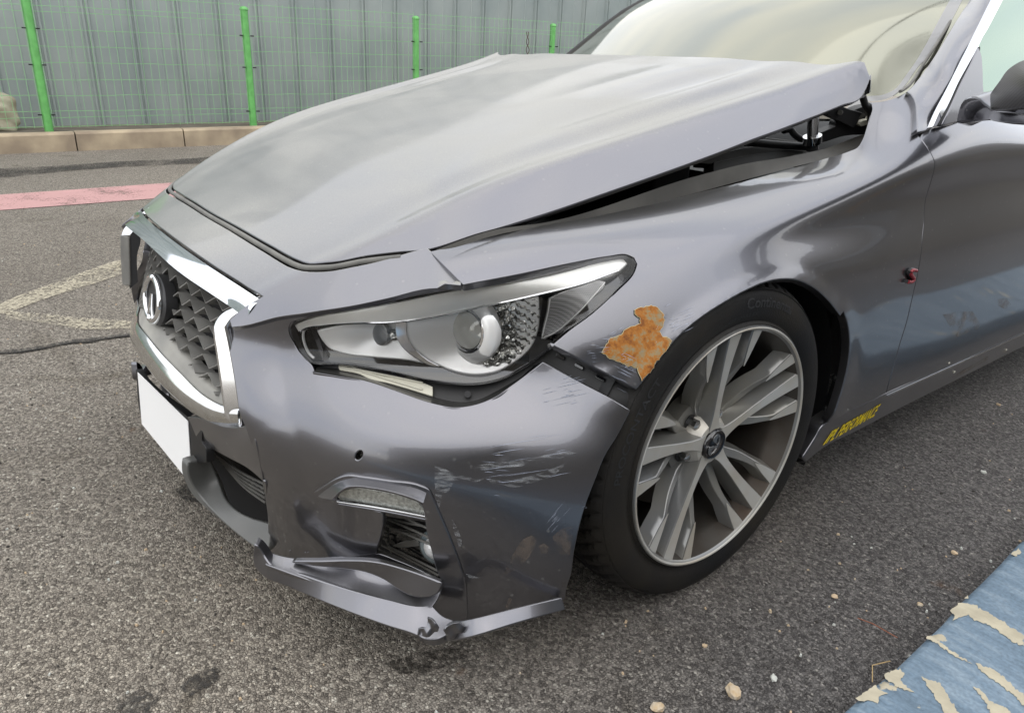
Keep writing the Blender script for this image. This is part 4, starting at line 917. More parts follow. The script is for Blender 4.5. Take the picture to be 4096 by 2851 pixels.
hl2 = empty('head_lamp', (0,0,0), car); hl2.scale = (-1, 1, 1)
for ch in list(hl.children):
    if ch.name.split('.')[0] in ('lamp_body','lamp_seal','brow_trim','main_bowl','clear_cover'):
        c_ = ch.copy(); COL.objects.link(c_); c_.parent = hl2

# ================================================================== cabin
WS = [[(x, .60+.43*x*x, z) for x, z in ((0,.956),(.2,.958),(.45,.965),(.62,.974),(.705,.983))],
      [(x, .80+.36*x*x, 1.088) for x in (0,.2,.43,.60,.688)],
      [(x, 1.05+.28*x*x, 1.242-.03*x*x) for x in (0,.19,.41,.57,.652)],
      [(x, 1.42+.22*x*x, 1.405-.08*x*x) for x in (0,.17,.37,.52,.60)]]
WG = Grid([[(-x, y, z) for x, y, z in r[:0:-1]]+r for r in WS], n=10)
idx = np.arange(WG.D.shape[0]*WG.D.shape[1]).reshape(WG.D.shape[:2]); Fq = np.stack([idx[:-1,:-1], idx[:-1,1:], idx[1:,1:], idx[1:,:-1]], -1).reshape(-1, 4)
mesh('windscreen', WG.V, Fq, m_wsglass, car)
panel('windscreen_band', WG, T('S',(100,480),(400,240),(620,215),(740,160),(870,0))+T('M',(270,-2),(350,-140),(470,-140),(400,0),(0,640),(-60,700))+T('S',(800,170),(700,240),(560,280),(440,290),(200,420)), m_frost, car, grid=26, skirt=0, off=.0008)
PIL = Px([(3630,367,'x',.742), (3700,282,'x',.705), (3803,96,'x',.662), (3877,0,'x',.640), (3730,512,'x',.828), (3853,290,'x',.790), (3988,0,'x',.740), (3670,530,'x',.835), (3760,280,'x',.765), (3690,420,'x',.792), (3930,0,'x',.705), (3672,420,'x',.780), (3950,-180,'x',.60), (4070,-180,'x',.69)])
pil = T('S',(882,178),(930,132),(1000,44))+T('M',(30,710),(200,452),(330,235),(474,0),(560,-140),(640,-270),(880,-270),(745,0),(620,255),(500,500),(380,740),(270,960),(150,1190),(70,1362))+T('S',(1060,592),(994,606),(992,500),(986,400),(974,300),(954,250),(925,206))
panel('windscreen_pillar', PIL, pil, m_paint, car, grid=18, skirt=.02, lip=.003, gap=1)
fe = WG.D[:, 0]; tube('windscreen_moulding', fe[::4]+np.array([-.006,0,-.004]), .010, m_black, car); tube('windscreen_pillar', fe[::4]+np.array([-.022,.03,-.022]), .016, m_paint, car)
tube('windscreen_moulding', line_px(PIL, T('S',(800,178),(860,140))+T('M',(0,660),(180,380),(400,18),(500,-140)), -.004), .004, m_rub, car)
GLS = Px([T('M',(150,1345))[0]+('x',.832), T('M',(820,0))[0]+('x',.742), T('M',(700,900))[0]+('x',.812), (4600,-200,'x',.66), (4750,470,'x',.842)], lin=True)
panel('chrome_strip', GLS, T('M',(745,0),(620,255),(500,500),(380,740),(270,960),(150,1190),(75,1362),(132,1346),(250,1130),(370,870),(470,690),(570,510),(700,240),(824,0),(950,-270),(880,-270)), m_chrome, car, grid=20, skirt=.010, lip=.002, off=.004, gap=3.5)
panel('side_window', GLS, T('M',(560,540),(700,250),(830,0),(960,-270))+[(4750,-300),(4750,475)]+T('M',(1050,1290),(600,1270),(590,900)), m_swglass, car, grid=60, skirt=0, off=-.004)
panel('door_seal', GLS, T('M',(130,1346),(250,1128),(372,868),(470,688),(574,508),(574,525),(480,715),(385,905),(275,1145),(190,1330)), m_black, car, grid=20, skirt=.004, off=.003)
panel('mirror_base', GLS, T('M',(190,1332),(280,1150),(390,905),(484,716),(574,524),(596,580),(610,700),(616,900),(624,1112),(590,1200),(350,1288)), m_paint, car, grid=18, skirt=.008, lip=.003, off=.008)
dm = empty('door_mirror', (0,0,0), car)
MAR = Px([T('M',(360,1280))[0]+('x',.86), T('M',(420,1090))[0]+('x',.86), T('M',(600,1120))[0]+('x',.93), T('M',(640,1270))[0]+('x',.93), T('M',(1050,1250))[0]+('x',1.08), T('M',(900,1200))[0]+('x',1.03), T('M',(800,1290))[0]+('x',1.0)])
panel('mirror_arm', MAR, T('M',(352,1286),(362,1190),(400,1100),(450,1064),(520,1058),(580,1078),(620,1120),(660,1150),(720,1200),(690,1262),(640,1268)), m_paint, dm, grid=14, skirt=.03, lip=.006)
panel('mirror_underside', MAR, T('M',(690,1215),(720,1180),(880,1190),(960,1210),(1060,1240),(1220,1290),(1220,1350),(1060,1312),(900,1300),(680,1268)), m_gloss, dm, grid=16, skirt=.03, lip=.006)
MSH = Px([T('M',(640,1130))[0]+('x',.925), T('M',(700,1000))[0]+('x',.935), T('M',(870,750))[0]+('x',.985), T('M',(1055,640))[0]+('x',1.03), T('M',(850,1000))[0]+('x',1.02), T('M',(1000,1140))[0]+('x',1.08), T('M',(1050,850))[0]+('x',1.085), T('M',(1500,700))[0]+('x',1.15), T('M',(1500,1200))[0]+('x',1.2)])
m_carbon = M_('carbon_look_shell')
def carb():
    m, t, p, o = m_carbon; N = t.nodes.new; l = t.links.new; c = N('ShaderNodeTexCoord'); mp = N('ShaderNodeMapping'); mp.inputs['Rotation'].default_value = (.2,.1,.3)
    w_ = N('ShaderNodeTexWave'); w_.inputs['Scale'].default_value = 55; w_.inputs['Distortion'].default_value = 2.5; w_.bands_direction = 'Z'; w_.inputs['Detail'].default_value = 3
    l(c.outputs['Object'], mp.inputs[0]); l(mp.outputs[0], w_.inputs[0]); r = N('ShaderNodeValToRGB'); r.color_ramp.elements[0].color = (.006,.006,.006,1); r.color_ramp.elements[1].color = (.05,.045,.04,1)
    l(w_.outputs[0], r.inputs[0]); l(r.outputs[0], p.inputs['Base Color']); p.inputs['Roughness'].default_value = .30; p.inputs['Specular IOR Level'].default_value = .12; return m
m_carbon = carb()
panel('mirror_shell', MSH, T('M',(632,1132),(660,1070),(720,970),(800,860),(870,760),(955,692),(1060,644),(1180,640),(1290,720),(1320,900),(1260,1160),(1060,1142),(800,1150)), m_carbon, dm, grid=16, skirt=.05, lip=.008)
panel('mirror_rim', MSH, T('M',(636,1134),(800,1154),(1060,1146),(1250,1164),(1240,1240),(1060,1215),(900,1190),(720,1168)), m_gloss, dm, grid=18, skirt=.05, lip=.004, off=-.006)
# simple rest of the cabin so that the car is whole from the side
roof = [[(x, 1.46+.02*(1-abs(x)), 1.385+.035*(1-(x/.6)**2)) for x in np.linspace(-.6, .6, 7)], [(x, 2.0, 1.41+.035*(1-(x/.6)**2)) for x in np.linspace(-.6, .6, 7)], [(x, 2.7, 1.37+.035*(1-(x/.6)**2)) for x in np.linspace(-.6, .6, 7)]]
loft('roof', roof, m_paint, car)
box('cabin_floor', (-.70, .70, .25), (.70, 3.1, .80), m_void, car)

# ================================================================== under the bonnet
V, F, B = tri(smooth([(x*.985, y) for x, y in full], .03, 50), .05)
P, N = HOOD.xy(V); finish('bonnet_light_block', P-N*.016, N, F, B, m_void, car, 0, 0, False)  # added dark sheet under the bonnet that keeps light out
box('engine_bay', (-.50, -.45, .30), (.50, .30, .64), m_void, car)
box('cowl', (-.66, .30, .30), (.66, .62, .80), m_black, car)
FLG = Px([T('J',(0,1085))[0]+('x',.675), T('J',(560,990))[0]+('x',.685), T('J',(1240,880))[0]+('x',.69), T('J',(1830,690))[0]+('x',.675), T('J',(1900,680))[0]+('x',.70), T('J',(1790,870))[0]+('x',.725), T('J',(1300,975))[0]+('x',.715), T('J',(700,1148))[0]+('x',.70)])
m_tan = simple('dusty_flange', (.10,.096,.086), .5, .2, dirt=(.055,.052,.047), nscale=8)
panel('wing_flange', FLG, T('H',(1640,1290),(1960,1180),(2296,1128))+T('J',(0,1150),(560,1010),(1000,935),(1240,884),(1400,850),(1600,780),(1800,700),(1900,668),(1915,700),(1880,790),(1830,850),(1760,880),(1500,945),(1000,1070),(600,1180))+T('E',(0,1172))+T('H',(1960,1212),(1700,1285)), m_tan, car, grid=26, skirt=0, off=-.002)
BAY = Px([T('J',(0,1100))[0]+('x',.60), T('J',(1400,850))[0]+('x',.62), T('J',(600,560))[0]+('x',.56), T('J',(1800,300))[0]+('x',.58)], lin=True)
m_bay = simple('bay_plastic', (.022,.022,.022), .5, dirt=(.05,.048,.042), nscale=9)
panel('bay_trim', BAY, T('J',(0,985),(230,910),(600,830),(870,800),(1220,860),(1230,900),(560,1010),(160,1060),(160,1020),(0,1010)), m_tan, car, grid=40, skirt=.02, off=-.02)
panel('bay_trim', BAY, T('J',(160,1010),(560,930),(1000,868),(1215,880),(1000,950),(600,1020),(160,1148)), m_bay, car, grid=40, skirt=.03, off=.006)
tube('bonnet_strut', line_px(BAY, T('J',(520,770),(880,800),(1215,825)), .015), [.009]*len(line_px(BAY, T('J',(520,770),(880,800),(1215,825)), .015)), m_black, car)
tube('bonnet_strut_tube', line_px(BAY, T('J',(620,735),(900,765),(1100,790)), .0), .006, m_dgrey, car)
ct = at(*T('J',(1290,475))[0], 'x', .655); cb = np.array([ct[0], 0, 0]); cb = at(*T('J',(1290,860))[0], 'x', .655)
tube('lift_cylinder', [ct+np.array([0,0,.02]), ct*.35+cb*.65], .0125, m_steel, car, n=20)
tube('lift_cylinder_base', [ct*.42+cb*.58, cb*.8+ct*.2], .021, m_chrome, car, n=20)
tube('lift_cylinder_foot', [cb*.8+ct*.2, cb], .014, m_darkmetal, car, n=12)
HNG = Px([T('J',(1450,420))[0]+('x',.66), T('J',(1960,450))[0]+('x',.685), T('J',(1700,650))[0]+('x',.67)], lin=True)
panel('hinge_arm', HNG, T('J',(1445,418),(1480,405),(1600,370),(1730,410),(1860,440),(1840,470),(1800,560),(1760,600),(1600,520),(1480,460)), m_darkmetal, car, grid=40, skirt=.02, lip=.002)
panel('hinge_bracket', HNG, T('J',(1580,540),(1700,520),(1750,430),(1850,380),(1940,360),(1972,430),(1970,520),(1930,600),(1900,680),(1700,690),(1380,780),(1370,680),(1560,600)), m_black, car, grid=40, skirt=.02, off=-.012)
tube('hinge_link', line_px(HNG, T('J',(1865,240),(1900,350),(1945,430),(1960,520)), .01), .008, m_black, car)
tube('hinge_pin', [HNG.px(T('J',(1608,432)), .001)[0][0], HNG.px(T('J',(1608,432)), .008)[0][0]], .006, m_dgrey, car)
panel('cowl_clip', HNG, T('J',(1820,560),(1870,530),(1930,520),(1960,470),(1962,520),(1900,570),(1850,585)), m_beige, car, grid=40, skirt=.01, off=.002)
tube('bay_hose', line_px(BAY, T('J',(960,640),(1040,620),(1080,680),(1150,730),(1215,745)), .0), .008, m_black, car)
box('coil_box', (.50,.05,.78), (.60,.16,.875), m_black, car, bev=.006)

# ================================================================== wheel
HC = np.array([0, .335])
def wp(r, a, x): return (x, HC[0]+r*math.cos(a), HC[1]+r*math.sin(a))
wheel = empty('wheel', (0,0,0), car)
def revolve(name, prof, mat, seg=128, parent=wheel, a0=0, a1=360, ang=40, close=True):
    V = []; F = []; full_ = abs(a1-a0) > 359; ns = seg if full_ else seg+1; m = len(prof)
    for i in range(ns):
        a = R(a0+(a1-a0)*i/seg)
        for r, x in prof: V.append(wp(r, a, x))
    for i in range(seg):
        j = (i+1) % ns
        for k in range(m-1): F.append((i*m+k, j*m+k, j*m+k+1, i*m+k+1))
    return mesh(name, V, F, mat, parent, ang=ang)
# tyre with tread blocks
prof = [(.238,.690),(.262,.668),(.295,.662),(.318,.670),(.330,.682),(.3365,.700),(.3395,.725),(.3315,.727),(.3315,.735),(.3405,.737),(.341,.775),(.333,.777),(.333,.787),(.341,.789),(.3405,.825),(.3325,.827),(.3325,.836),(.339,.838),(.3375,.850),(.335,.864),(.331,.876),(.3255,.886),(.321,.8915),(.319,.8945),(.317,.8935),(.314,.8975),(.307,.9005),(.298,.9035),(.288,.9045),(.277,.9040),(.268,.9015),(.262,.8985),(.259,.897),(.256,.899),(.254,.902),(.2515,.9005),(.250,.894)]
V = []; F = []; seg = 480; m = len(prof)
for i in range(seg):
    a = 2*math.pi*i/seg
    for k, (r, x) in enumerate(prof):
        tread = 4 <= k <= 21
        if tread:
            ph = (i+ (x-.78)*160*(1 if x > .78 else -1)) % 8
            if ph < 2.2 and not (10 < k < 13): r -= .008 if k not in (20, 21) else .004
        p = wp(r, a, x)
        if p[2] < .0015: p = (p[0]+(.004 if x > .78 else -.004)*min(1, (.0015-p[2])/.006), p[1], .0015)
        V.append(p)
for i in range(seg):
    j = (i+1) % seg
    for k in range(m-1): F.append((i*m+k, j*m+k, j*m+k+1, i*m+k+1))
tyre = mesh('tyre', V, F, m_tyre, wheel, ang=32)
def wall_x(r): return float(np.interp(r, [p[0] for p in prof[:21:-1]], [p[1] for p in prof[:21:-1]]))
def tyre_text(s, a_start, a_end, r0, h, bold=.01, mat=m_tyre2):
    V, F = text_mesh(s, bold=bold); V[:,1] -= V[:,1].min(); V[:,1] /= V[:,1].max()
    P = []
    for u, v, _ in V:
        r = r0+h*v; P.append(wp(r, R(a_start+(a_end-a_start)*u), wall_x(r)+.0009))
    mesh('tyre_lettering', P, F, mat, tyre, sm=False)
tyre_text('Continental', 92, 62, .287, .020, .02)
tyre_text('DOT DRR2 EX', 104, 84, .272, .007)
tyre_text('PROCONTACT', 176, 138, .292, .013, .012)
# rim
revolve('rim_lip', [(.2495,.9058),(.2480,.9068),(.2462,.9062),(.2446,.9040)], m_wmach)
revolve('rim_flange', [(.2515,.890),(.2525,.9000),(.2515,.9050),(.2495,.9058)], m_wgrey)
revolve('rim_step', [(.2446,.9040),(.2425,.9020),(.2405,.8990)], m_wgrey)
m_barrel = simple('brake_dusted_barrel', (.085,.08,.072), .45, .6, dirt=(.055,.038,.026), nscale=7)
revolve('rim_barrel', [(.2405,.8995),(.2385,.893),(.2360,.880),(.2300,.866),(.2265,.850),(.2240,.80),(.2200,.74),(.2220,.69)], m_barrel)
revolve('rim_inner_wall', [(.222,.70),(.06,.70)], m_void, seg=48)
def xface(r): return .8735+.026*(max(0, r-.03)/.211)**1.6
def bar(cl, wd, x_top, depth, mat, name, parent=wheel, draft=.010, base=None):
    """loft along centre line cl [(r,deg)], face widths wd, face heights x_top"""
    V = []; F = []; m = 8; P2 = [np.array([r*math.cos(R(a)), r*math.sin(R(a))]) for r, a in cl]; n = len(cl)
    for i in range(n):
        t = P2[min(i+1, n-1)]-P2[max(i-1, 0)]; t /= np.linalg.norm(t); s = np.array([-t[1], t[0]]); w_ = wd[i]/2; x = x_top[i]; d = depth[i] if hasattr(depth, '__len__') else depth
        sec = [(-w_-draft, x-d), (-w_-draft*.35, x-d*.45), (-w_-.0008, x-.0016), (-w_+.0008, x), (w_-.0008, x), (w_+.0008, x-.0016), (w_+draft*.35, x-d*.45), (w_+draft, x-d)]
        for o, xx in sec: q = P2[i]+s*o; V.append((xx, HC[0]+q[0], HC[1]+q[1]))
    for i in range(n-1):
        for k in range(m-1): F.append((i*m+k, i*m+k+1, (i+1)*m+k+1, (i+1)*m+k))
    F.append(tuple(range(m))); F.append(tuple(range((n-1)*m+m-1, (n-1)*m-1, -1)))
    return mesh(name, V, F, mat, parent, ang=35)
def face(cl, wd, x_top, name, mat=m_wmach):
    V = []; F = []; P2 = [np.array([r*math.cos(R(a)), r*math.sin(R(a))]) for r, a in cl]; n = len(cl)
    for i in range(n):
        t = P2[min(i+1, n-1)]-P2[max(i-1, 0)]; t /= np.linalg.norm(t); s = np.array([-t[1], t[0]])
        for o in (-wd[i]/2+.0006, wd[i]/2-.0006): q = P2[i]+s*o; V.append((x_top[i]+.0006, HC[0]+q[0], HC[1]+q[1]))
    for i in range(n-1): F.append((2*i, 2*i+1, 2*i+3, 2*i+2))
    return mesh(name, V, F, mat, wheel)
proto = []
def dense(cl, n=4):
    a = np.array(cl, float); t = np.arange(len(a)); tt = np.linspace(0, len(a)-1, (len(a)-1)*n+1); return spline(t, a, tt)
for g_ in range(5):
    A0_ = 95.2+72*g_
    if g_ == 0:
        # centre bar
        c = dense([(.030,A0_,.034),(.055,A0_,.022),(.09,A0_,.0175),(.14,A0_,.020),(.19,A0_,.026),(.2415,A0_,.034)])
        cl = [(r, a) for r, a, _ in c]; wd = [w_ for *_, w_ in c]; xt = [xface(r) for r, *_ in c]
        proto.append(bar(cl, wd, xt, .040, m_wgrey, 'spoke')); proto.append(face(cl, wd, xt, 'spoke_face'))
        for s in (1, -1):
            c = dense([(.050,A0_+s*12,.016),(.085,A0_+s*14.5,.017),(.125,A0_+s*18.0,.017),(.168,A0_+s*18.2,.012),(.205,A0_+s*17.0,.020),(.2415,A0_+s*15.8,.029)])
            cl = [(r, a) for r, a, _ in c]; wd = [w_ for *_, w_ in c]; xt = [xface(r)-(.030*min(1, max(0, (.175-r)/.09))**.8 if r < .175 else .0006) for r, *_ in c]
            proto.append(bar(cl, wd, xt, .030, m_wgrey, 'spoke', draft=.008))
            c2 = dense([(.166,A0_+s*18.6,.0035),(.185,A0_+s*17.9,.012),(.205,A0_+s*17.0,.019),(.2415,A0_+s*15.8,.029)])
            proto.append(face([(r, a) for r, a, _ in c2], [w_ for *_, w_ in c2], [xface(r) for r, *_ in c2], 'spoke_face'))
    else:
        for o in proto:
            me = o.data.copy(); me.transform(Matrix.Translation((0, HC[0], HC[1]))@Matrix.Rotation(R(72*g_), 4, 'X')@Matrix.Translation((0, -HC[0], -HC[1])))
            c_ = o.copy(); c_.data = me; COL.objects.link(c_); c_.parent = wheel
revolve('hub', [(.060,.830),(.058,.850),(.050,.862),(.044,.8715),(.0345,.8735),(.0335,.872)], m_wmach, seg=64)
revolve('hub_pad', [(.088,.80),(.086,.835),(.060,.840)], m_wgrey, seg=64)
revolve('hub_cap', [(.0330,.870),(.0325,.8770),(.0300,.8800),(.0270,.8792),(.015,.8808),(.0005,.8812)], m_gloss, seg=64)
for k in range(5):
    a = R(95.2+36+72*k); cy_, cz_ = HC[0]+.057*math.cos(a), HC[1]+.057*math.sin(a)
    tube('wheel_nut', [(.830, cy_, cz_), (.8585, cy_, cz_), (.8605, cy_, cz_)], [.0105, .0105, .007], m_steel, wheel, n=6)
    tube('nut_pocket', [(.8405, cy_, cz_), (.8412, cy_, cz_)], .0165, m_black, wheel, n=20)
zU = lambda *p: [(2740+a/6.146, 1640+b/6.146) for a, b in p]
CAPS = Px([zU((860,480))[0]+('x',.882), zU((620,1210))[0]+('x',.882), zU((480,950))[0]+('x',.882)], lin=True)
for pg in (zU((800,595),(858,600),(862,650),(820,670),(785,730),(780,790),(785,850),(690,755),(730,670)), zU((870,640),(862,760),(830,860),(800,930),(790,880),(820,820),(845,740),(855,650)),
           zU((610,915),(700,895),(785,890),(790,915),(700,950),(650,1010),(640,1080),(660,1100),(620,1125),(580,1080),(585,990)), zU((795,930),(770,1000),(710,1070),(650,1090),(655,1075),(700,1045),(750,980),(780,930))):
    panel('cap_emblem', CAPS, pg, m_steel, wheel, grid=30, skirt=.001, lip=.0003, step=4)
# valve with blue cap
vp = at(*T('Q',(1800,68))[0], 'x', .872); v0 = at(*T('Q',(1700,20))[0], 'x', .850)
tube('valve_stem', [v0+np.array([-.012,.004,.004]), v0*.35+vp*.65], .004, m_black, wheel, n=10)
tube('valve_cap', [v0*.4+vp*.6, vp], .0045, simple('blue_cap', (.02,.10,.55), .4), wheel, n=10)
# brake
m_disc = simple('brake_disc_steel', (.085,.08,.075), .4, .8, dirt=(.05,.035,.025), nscale=6)
revolve('brake_disc', [(.172,.765),(.172,.787),(.10,.787),(.095,.795),(.05,.80)], m_disc, seg=72)
m_cal = simple('caliper_alloy', (.27,.28,.28), .4, .5)
revolve('brake_caliper', [(.196,.77),(.197,.818),(.183,.836),(.13,.838),(.118,.82),(.118,.795)], m_cal, seg=24, a0=148, a1=206, ang=30)
revolve('caliper_bridge', [(.172,.836),(.168,.848),(.145,.848),(.14,.836)], m_cal, seg=12, a0=160, a1=170, ang=30)
# arch liner
LI = [(.392,.868),(.394,.84),(.392,.78),(.388,.60)]
V = []; F = []; n = 60
for i in range(n+1):
    a = R(-24+186*i/n); 
    for r, x in LI: V.append((x, .03+r*math.cos(a), .315+r*math.sin(a)*.98))
for i in range(n):
    for k in range(3): F.append((i*4+k, i*4+k+1, i*4+5+k, i*4+4+k))
mesh('arch_liner', V, F, m_black, car)
box('arch_wall', (.56,-.36,.10), (.60,.45,.72), m_void, car)
LNR = Px([T('F',(30,1370))[0]+('x',.880), T('F',(165,1147))[0]+('x',.885), T('F',(250,800))[0]+('x',.89), T('F',(100,1000))[0]+('x',.84), T('F',(0,1340))[0]+('x',.865)])
panel('liner_flange', LNR, T('F',(28,1368),(60,1290),(110,1200),(166,1146),(190,1075),(228,960),(262,820),(276,700),(272,600),(235,560),(230,700),(215,820),(190,900),(140,1040),(90,1130),(40,1200),(0,1290),(-10,1372)), m_black, car, grid=24, skirt=.01, off=-.004)
for p_ in ((200,890),(145,1065),(12,1322)):
    b0, bn = LNR.px(T('F', p_), 0); disc('liner_stud', b0[0], bn[0], .008, m_dgrey if False else m_black, car, dome=.004, depth=.004, seg=14)


# the wheel on the far side: a copy of the near one with all its parts
def copy_tree(o, parent):
    c_ = o.copy(); COL.objects.link(c_); c_.parent = parent
    for ch in list(o.children): copy_tree(ch, c_)
    return c_
wfar = copy_tree(wheel, car); wfar.scale = (-1, 1, 1)

# ================================================================== the yard
def sstep(a, b, x): t = min(1, max(0, (x-a)/(b-a))); return t*t*(3-2*t)
def hG(x, y): return .024*min(max(y+.6, -3), 8)*sstep(-2.6, -6.6, x)
def gpx(px, py, dz=0):
    """pixel to a point on the sloping ground"""
    z = 0
    for _ in range(12): p = at(px, py, 'z', z); z = hG(p[0], p[1])+dz
    return p
m_asph = M_('asphalt')
def asphalt():
    m, t, p, o = m_asph; N = t.nodes.new; l = t.links.new; c = N('ShaderNodeTexCoord'); P_ = c.outputs['Object']
    def vor(sc, feat='F1', rnd=1):
        nonlocal P_
        v = N('ShaderNodeTexVoronoi'); v.feature = feat; v.inputs['Scale'].default_value = sc; v.inputs['Randomness'].default_value = rnd; l(P_, v.inputs[0]); return v
    def noise(sc, det=5, dist=0): n = N('ShaderNodeTexNoise'); n.inputs['Scale'].default_value = sc; n.inputs['Detail'].default_value = det; n.inputs['Distortion'].default_value = dist; l(P_, n.inputs[0]); return n
    def ramp(src, *st):
        r = N('ShaderNodeValToRGB'); e = r.color_ramp.elements; e[0].position, e[0].color = st[0][0], col(st[0][1]); e[1].position, e[1].color = st[-1][0], col(st[-1][1])
        for q in st[1:-1]: x = e.new(q[0]); x.color = col(q[1])
        l(src, r.inputs[0]); return r
    def mix(f, a, b, mode='MIX'):
        x = N('ShaderNodeMix'); x.data_type = 'RGBA'; x.blend_type = mode
        for s_, v in ((0, f), (6, a), (7, b)):
            if hasattr(v, 'type') or hasattr(v, 'is_linked'): l(v, x.inputs[s_])
            else: x.inputs[s_].default_value = v if s_ == 0 else col(v)
        return x.outputs[2]
    dn = noise(60, 3); dv = N('ShaderNodeMix'); dv.data_type = 'VECTOR'; dv.inputs[0].default_value = .006; l(P_, dv.inputs[4]); l(dn.outputs['Color'], dv.inputs[5]); P_ = dv.outputs[1]
    v1 = vor(185); v2 = vor(400); sc = N('ShaderNodeSeparateColor'); l(v1.outputs['Color'], sc.inputs[0]); sc2 = N('ShaderNodeSeparateColor'); l(v2.outputs['Color'], sc2.inputs[0])
    tan = ramp(sc.outputs[0], (0, (.13,.115,.098)), (.55, (.315,.283,.243)), (.93, (.44,.40,.34)), (1, (.58,.55,.48)))
    gry = ramp(sc.outputs[0], (0, (.075,.070,.069)), (.60, (.18,.171,.166)), (.95, (.26,.247,.237)), (1, (.40,.38,.35)))
    s = N('ShaderNodeSeparateXYZ'); l(P_, s.inputs[0]); wob = noise(.9, 4)
    k = N('ShaderNodeMath'); k.operation = 'MULTIPLY_ADD'; k.inputs[1].default_value = 1.1; l(wob.outputs[0], k.inputs[0]); l(s.outputs[0], k.inputs[2])
    yy = N('ShaderNodeMath'); yy.operation = 'MULTIPLY_ADD'; yy.inputs[1].default_value = .45; l(s.outputs[1], yy.inputs[0]); l(k.outputs[0], yy.inputs[2])
    mr = N('ShaderNodeMapRange'); mr.inputs[1].default_value = 1.0; mr.inputs[2].default_value = 1.65; l(yy.outputs[0], mr.inputs[0])  # tan to grey asphalt; the grey side also has shade in its colour
    base = mix(mr.outputs[0], tan.outputs[0], gry.outputs[0])
    fine = ramp(sc2.outputs[0], (0, (.62,.62,.62)), (1, (1.30,1.28,1.25))); base = mix(.65, base, fine.outputs[0], 'MULTIPLY')
    big = noise(.55, 6, .6); bgr = ramp(big.outputs[0], (.30, (.78,.77,.76)), (.55, (1,1,1)), (.75, (1.12,1.10,1.06))); base = mix(.9, base, bgr.outputs[0], 'MULTIPLY')
    st = noise(2.6, 5, 1.0); str_ = ramp(st.outputs[0], (.64, (1,1,1)), (.75, (.55,.52,.47))); base = mix(.8, base, str_.outputs[0], 'MULTIPLY')
    rs = noise(7, 4); rr_ = ramp(rs.outputs[0], (.70, (0,0,0)), (.76, (1,1,1))); rf = N('ShaderNodeMath'); rf.operation = 'MULTIPLY'; rf.inputs[1].default_value = .45; l(rr_.outputs[0], rf.inputs[0]); base = mix(rf.outputs[0], base, (.22,.11,.045))
    ed = vor(185, 'DISTANCE_TO_EDGE'); er = ramp(ed.outputs['Distance'], (0, (.40,.38,.37)), (.16, (1,1,1))); pit = noise(75, 3); pf = ramp(pit.outputs[0], (.44, (0,0,0)), (.62, (1,1,1))); base = mix(pf.outputs[0], base, mix(1.0, base, er.outputs[0], 'MULTIPLY')); pit2 = noise(230, 2); p2r = ramp(pit2.outputs[0], (.60, (1,1,1)), (.70, (.34,.32,.31))); base = mix(.85, base, p2r.outputs[0], 'MULTIPLY')
    l(base, p.inputs['Base Color']); p.inputs['Roughness'].default_value = .8; p.inputs['Specular IOR Level'].default_value = .35
    h = N('ShaderNodeMath'); h.operation = 'MULTIPLY_ADD'; h.inputs[1].default_value = .6; l(sc.outputs[1], h.inputs[0]); e2 = N('ShaderNodeMath'); e2.operation = 'MINIMUM'; e2.inputs[1].default_value = .25; l(ed.outputs['Distance'], e2.inputs[0]); e3 = N('ShaderNodeMath'); e3.operation = 'MULTIPLY'; e3.inputs[1].default_value = 4; l(e2.outputs[0], e3.inputs[0]); l(e3.outputs[0], h.inputs[2])
    n3 = noise(500, 3); h2 = N('ShaderNodeMath'); h2.operation = 'MULTIPLY_ADD'; h2.inputs[1].default_value = .5; l(n3.outputs[0], h2.inputs[0]); l(h.outputs[0], h2.inputs[2])
    b = N('ShaderNodeBump'); b.inputs['Strength'].default_value = 1; b.inputs['Distance'].default_value = .0026; l(h2.outputs[0], b.inputs['Height']); l(b.outputs[0], p.inputs['Normal'])
asphalt(); m_asph = m_asph[0]
gx = np.unique(np.r_[-70, -40, -20, -12, np.arange(-9, 3.01, .5), 5, 8, 14, 30, 70]); gyv = np.unique(np.r_[-70, -30, -12, np.arange(-6, 10.1, 1), 14, 20, 40, 80])
V = [(x, y, hG(x, y)) for y in gyv for x in gx]; nx = len(gx); F = [(j*nx+i, j*nx+i+1, (j+1)*nx+i+1, (j+1)*nx+i) for j in range(len(gyv)-1) for i in range(nx-1)]
meta(mesh('asphalt_ground', V, F, m_asph), kind='structure')

def worn(name, c, lo, hi, scale, rough=.8, amount=1):
    m, t, p, o = M_(name); N = t.nodes.new; l = t.links.new; p.inputs['Base Color'].default_value = col(c); p.inputs['Roughness'].default_value = rough
    cc = N('ShaderNodeTexCoord'); v = N('ShaderNodeTexVoronoi'); v.inputs['Scale'].default_value = 120; l(cc.outputs['Object'], v.inputs[0]); s = N('ShaderNodeSeparateColor'); l(v.outputs['Color'], s.inputs[0])
    n = N('ShaderNodeTexNoise'); n.inputs['Scale'].default_value = scale; n.inputs['Detail'].default_value = 7; n.inputs['Roughness'].default_value = .65; l(cc.outputs['Object'], n.inputs[0])
    a = N('ShaderNodeMath'); a.operation = 'MULTIPLY_ADD'; a.inputs[1].default_value = .35; l(s.outputs[0], a.inputs[0]); l(n.outputs[0], a.inputs[2])
    r = N('ShaderNodeMapRange'); r.inputs[1].default_value = lo; r.inputs[2].default_value = hi; r.inputs[4].default_value = amount; l(a.outputs[0], r.inputs[0])
    tr = N('ShaderNodeBsdfTransparent'); x = N('ShaderNodeMixShader'); l(r.outputs[0], x.inputs[0]); l(tr.outputs[0], x.inputs[1]); l(p.outputs[0], x.inputs[2]); l(x.outputs[0], o.inputs[0])
    return m
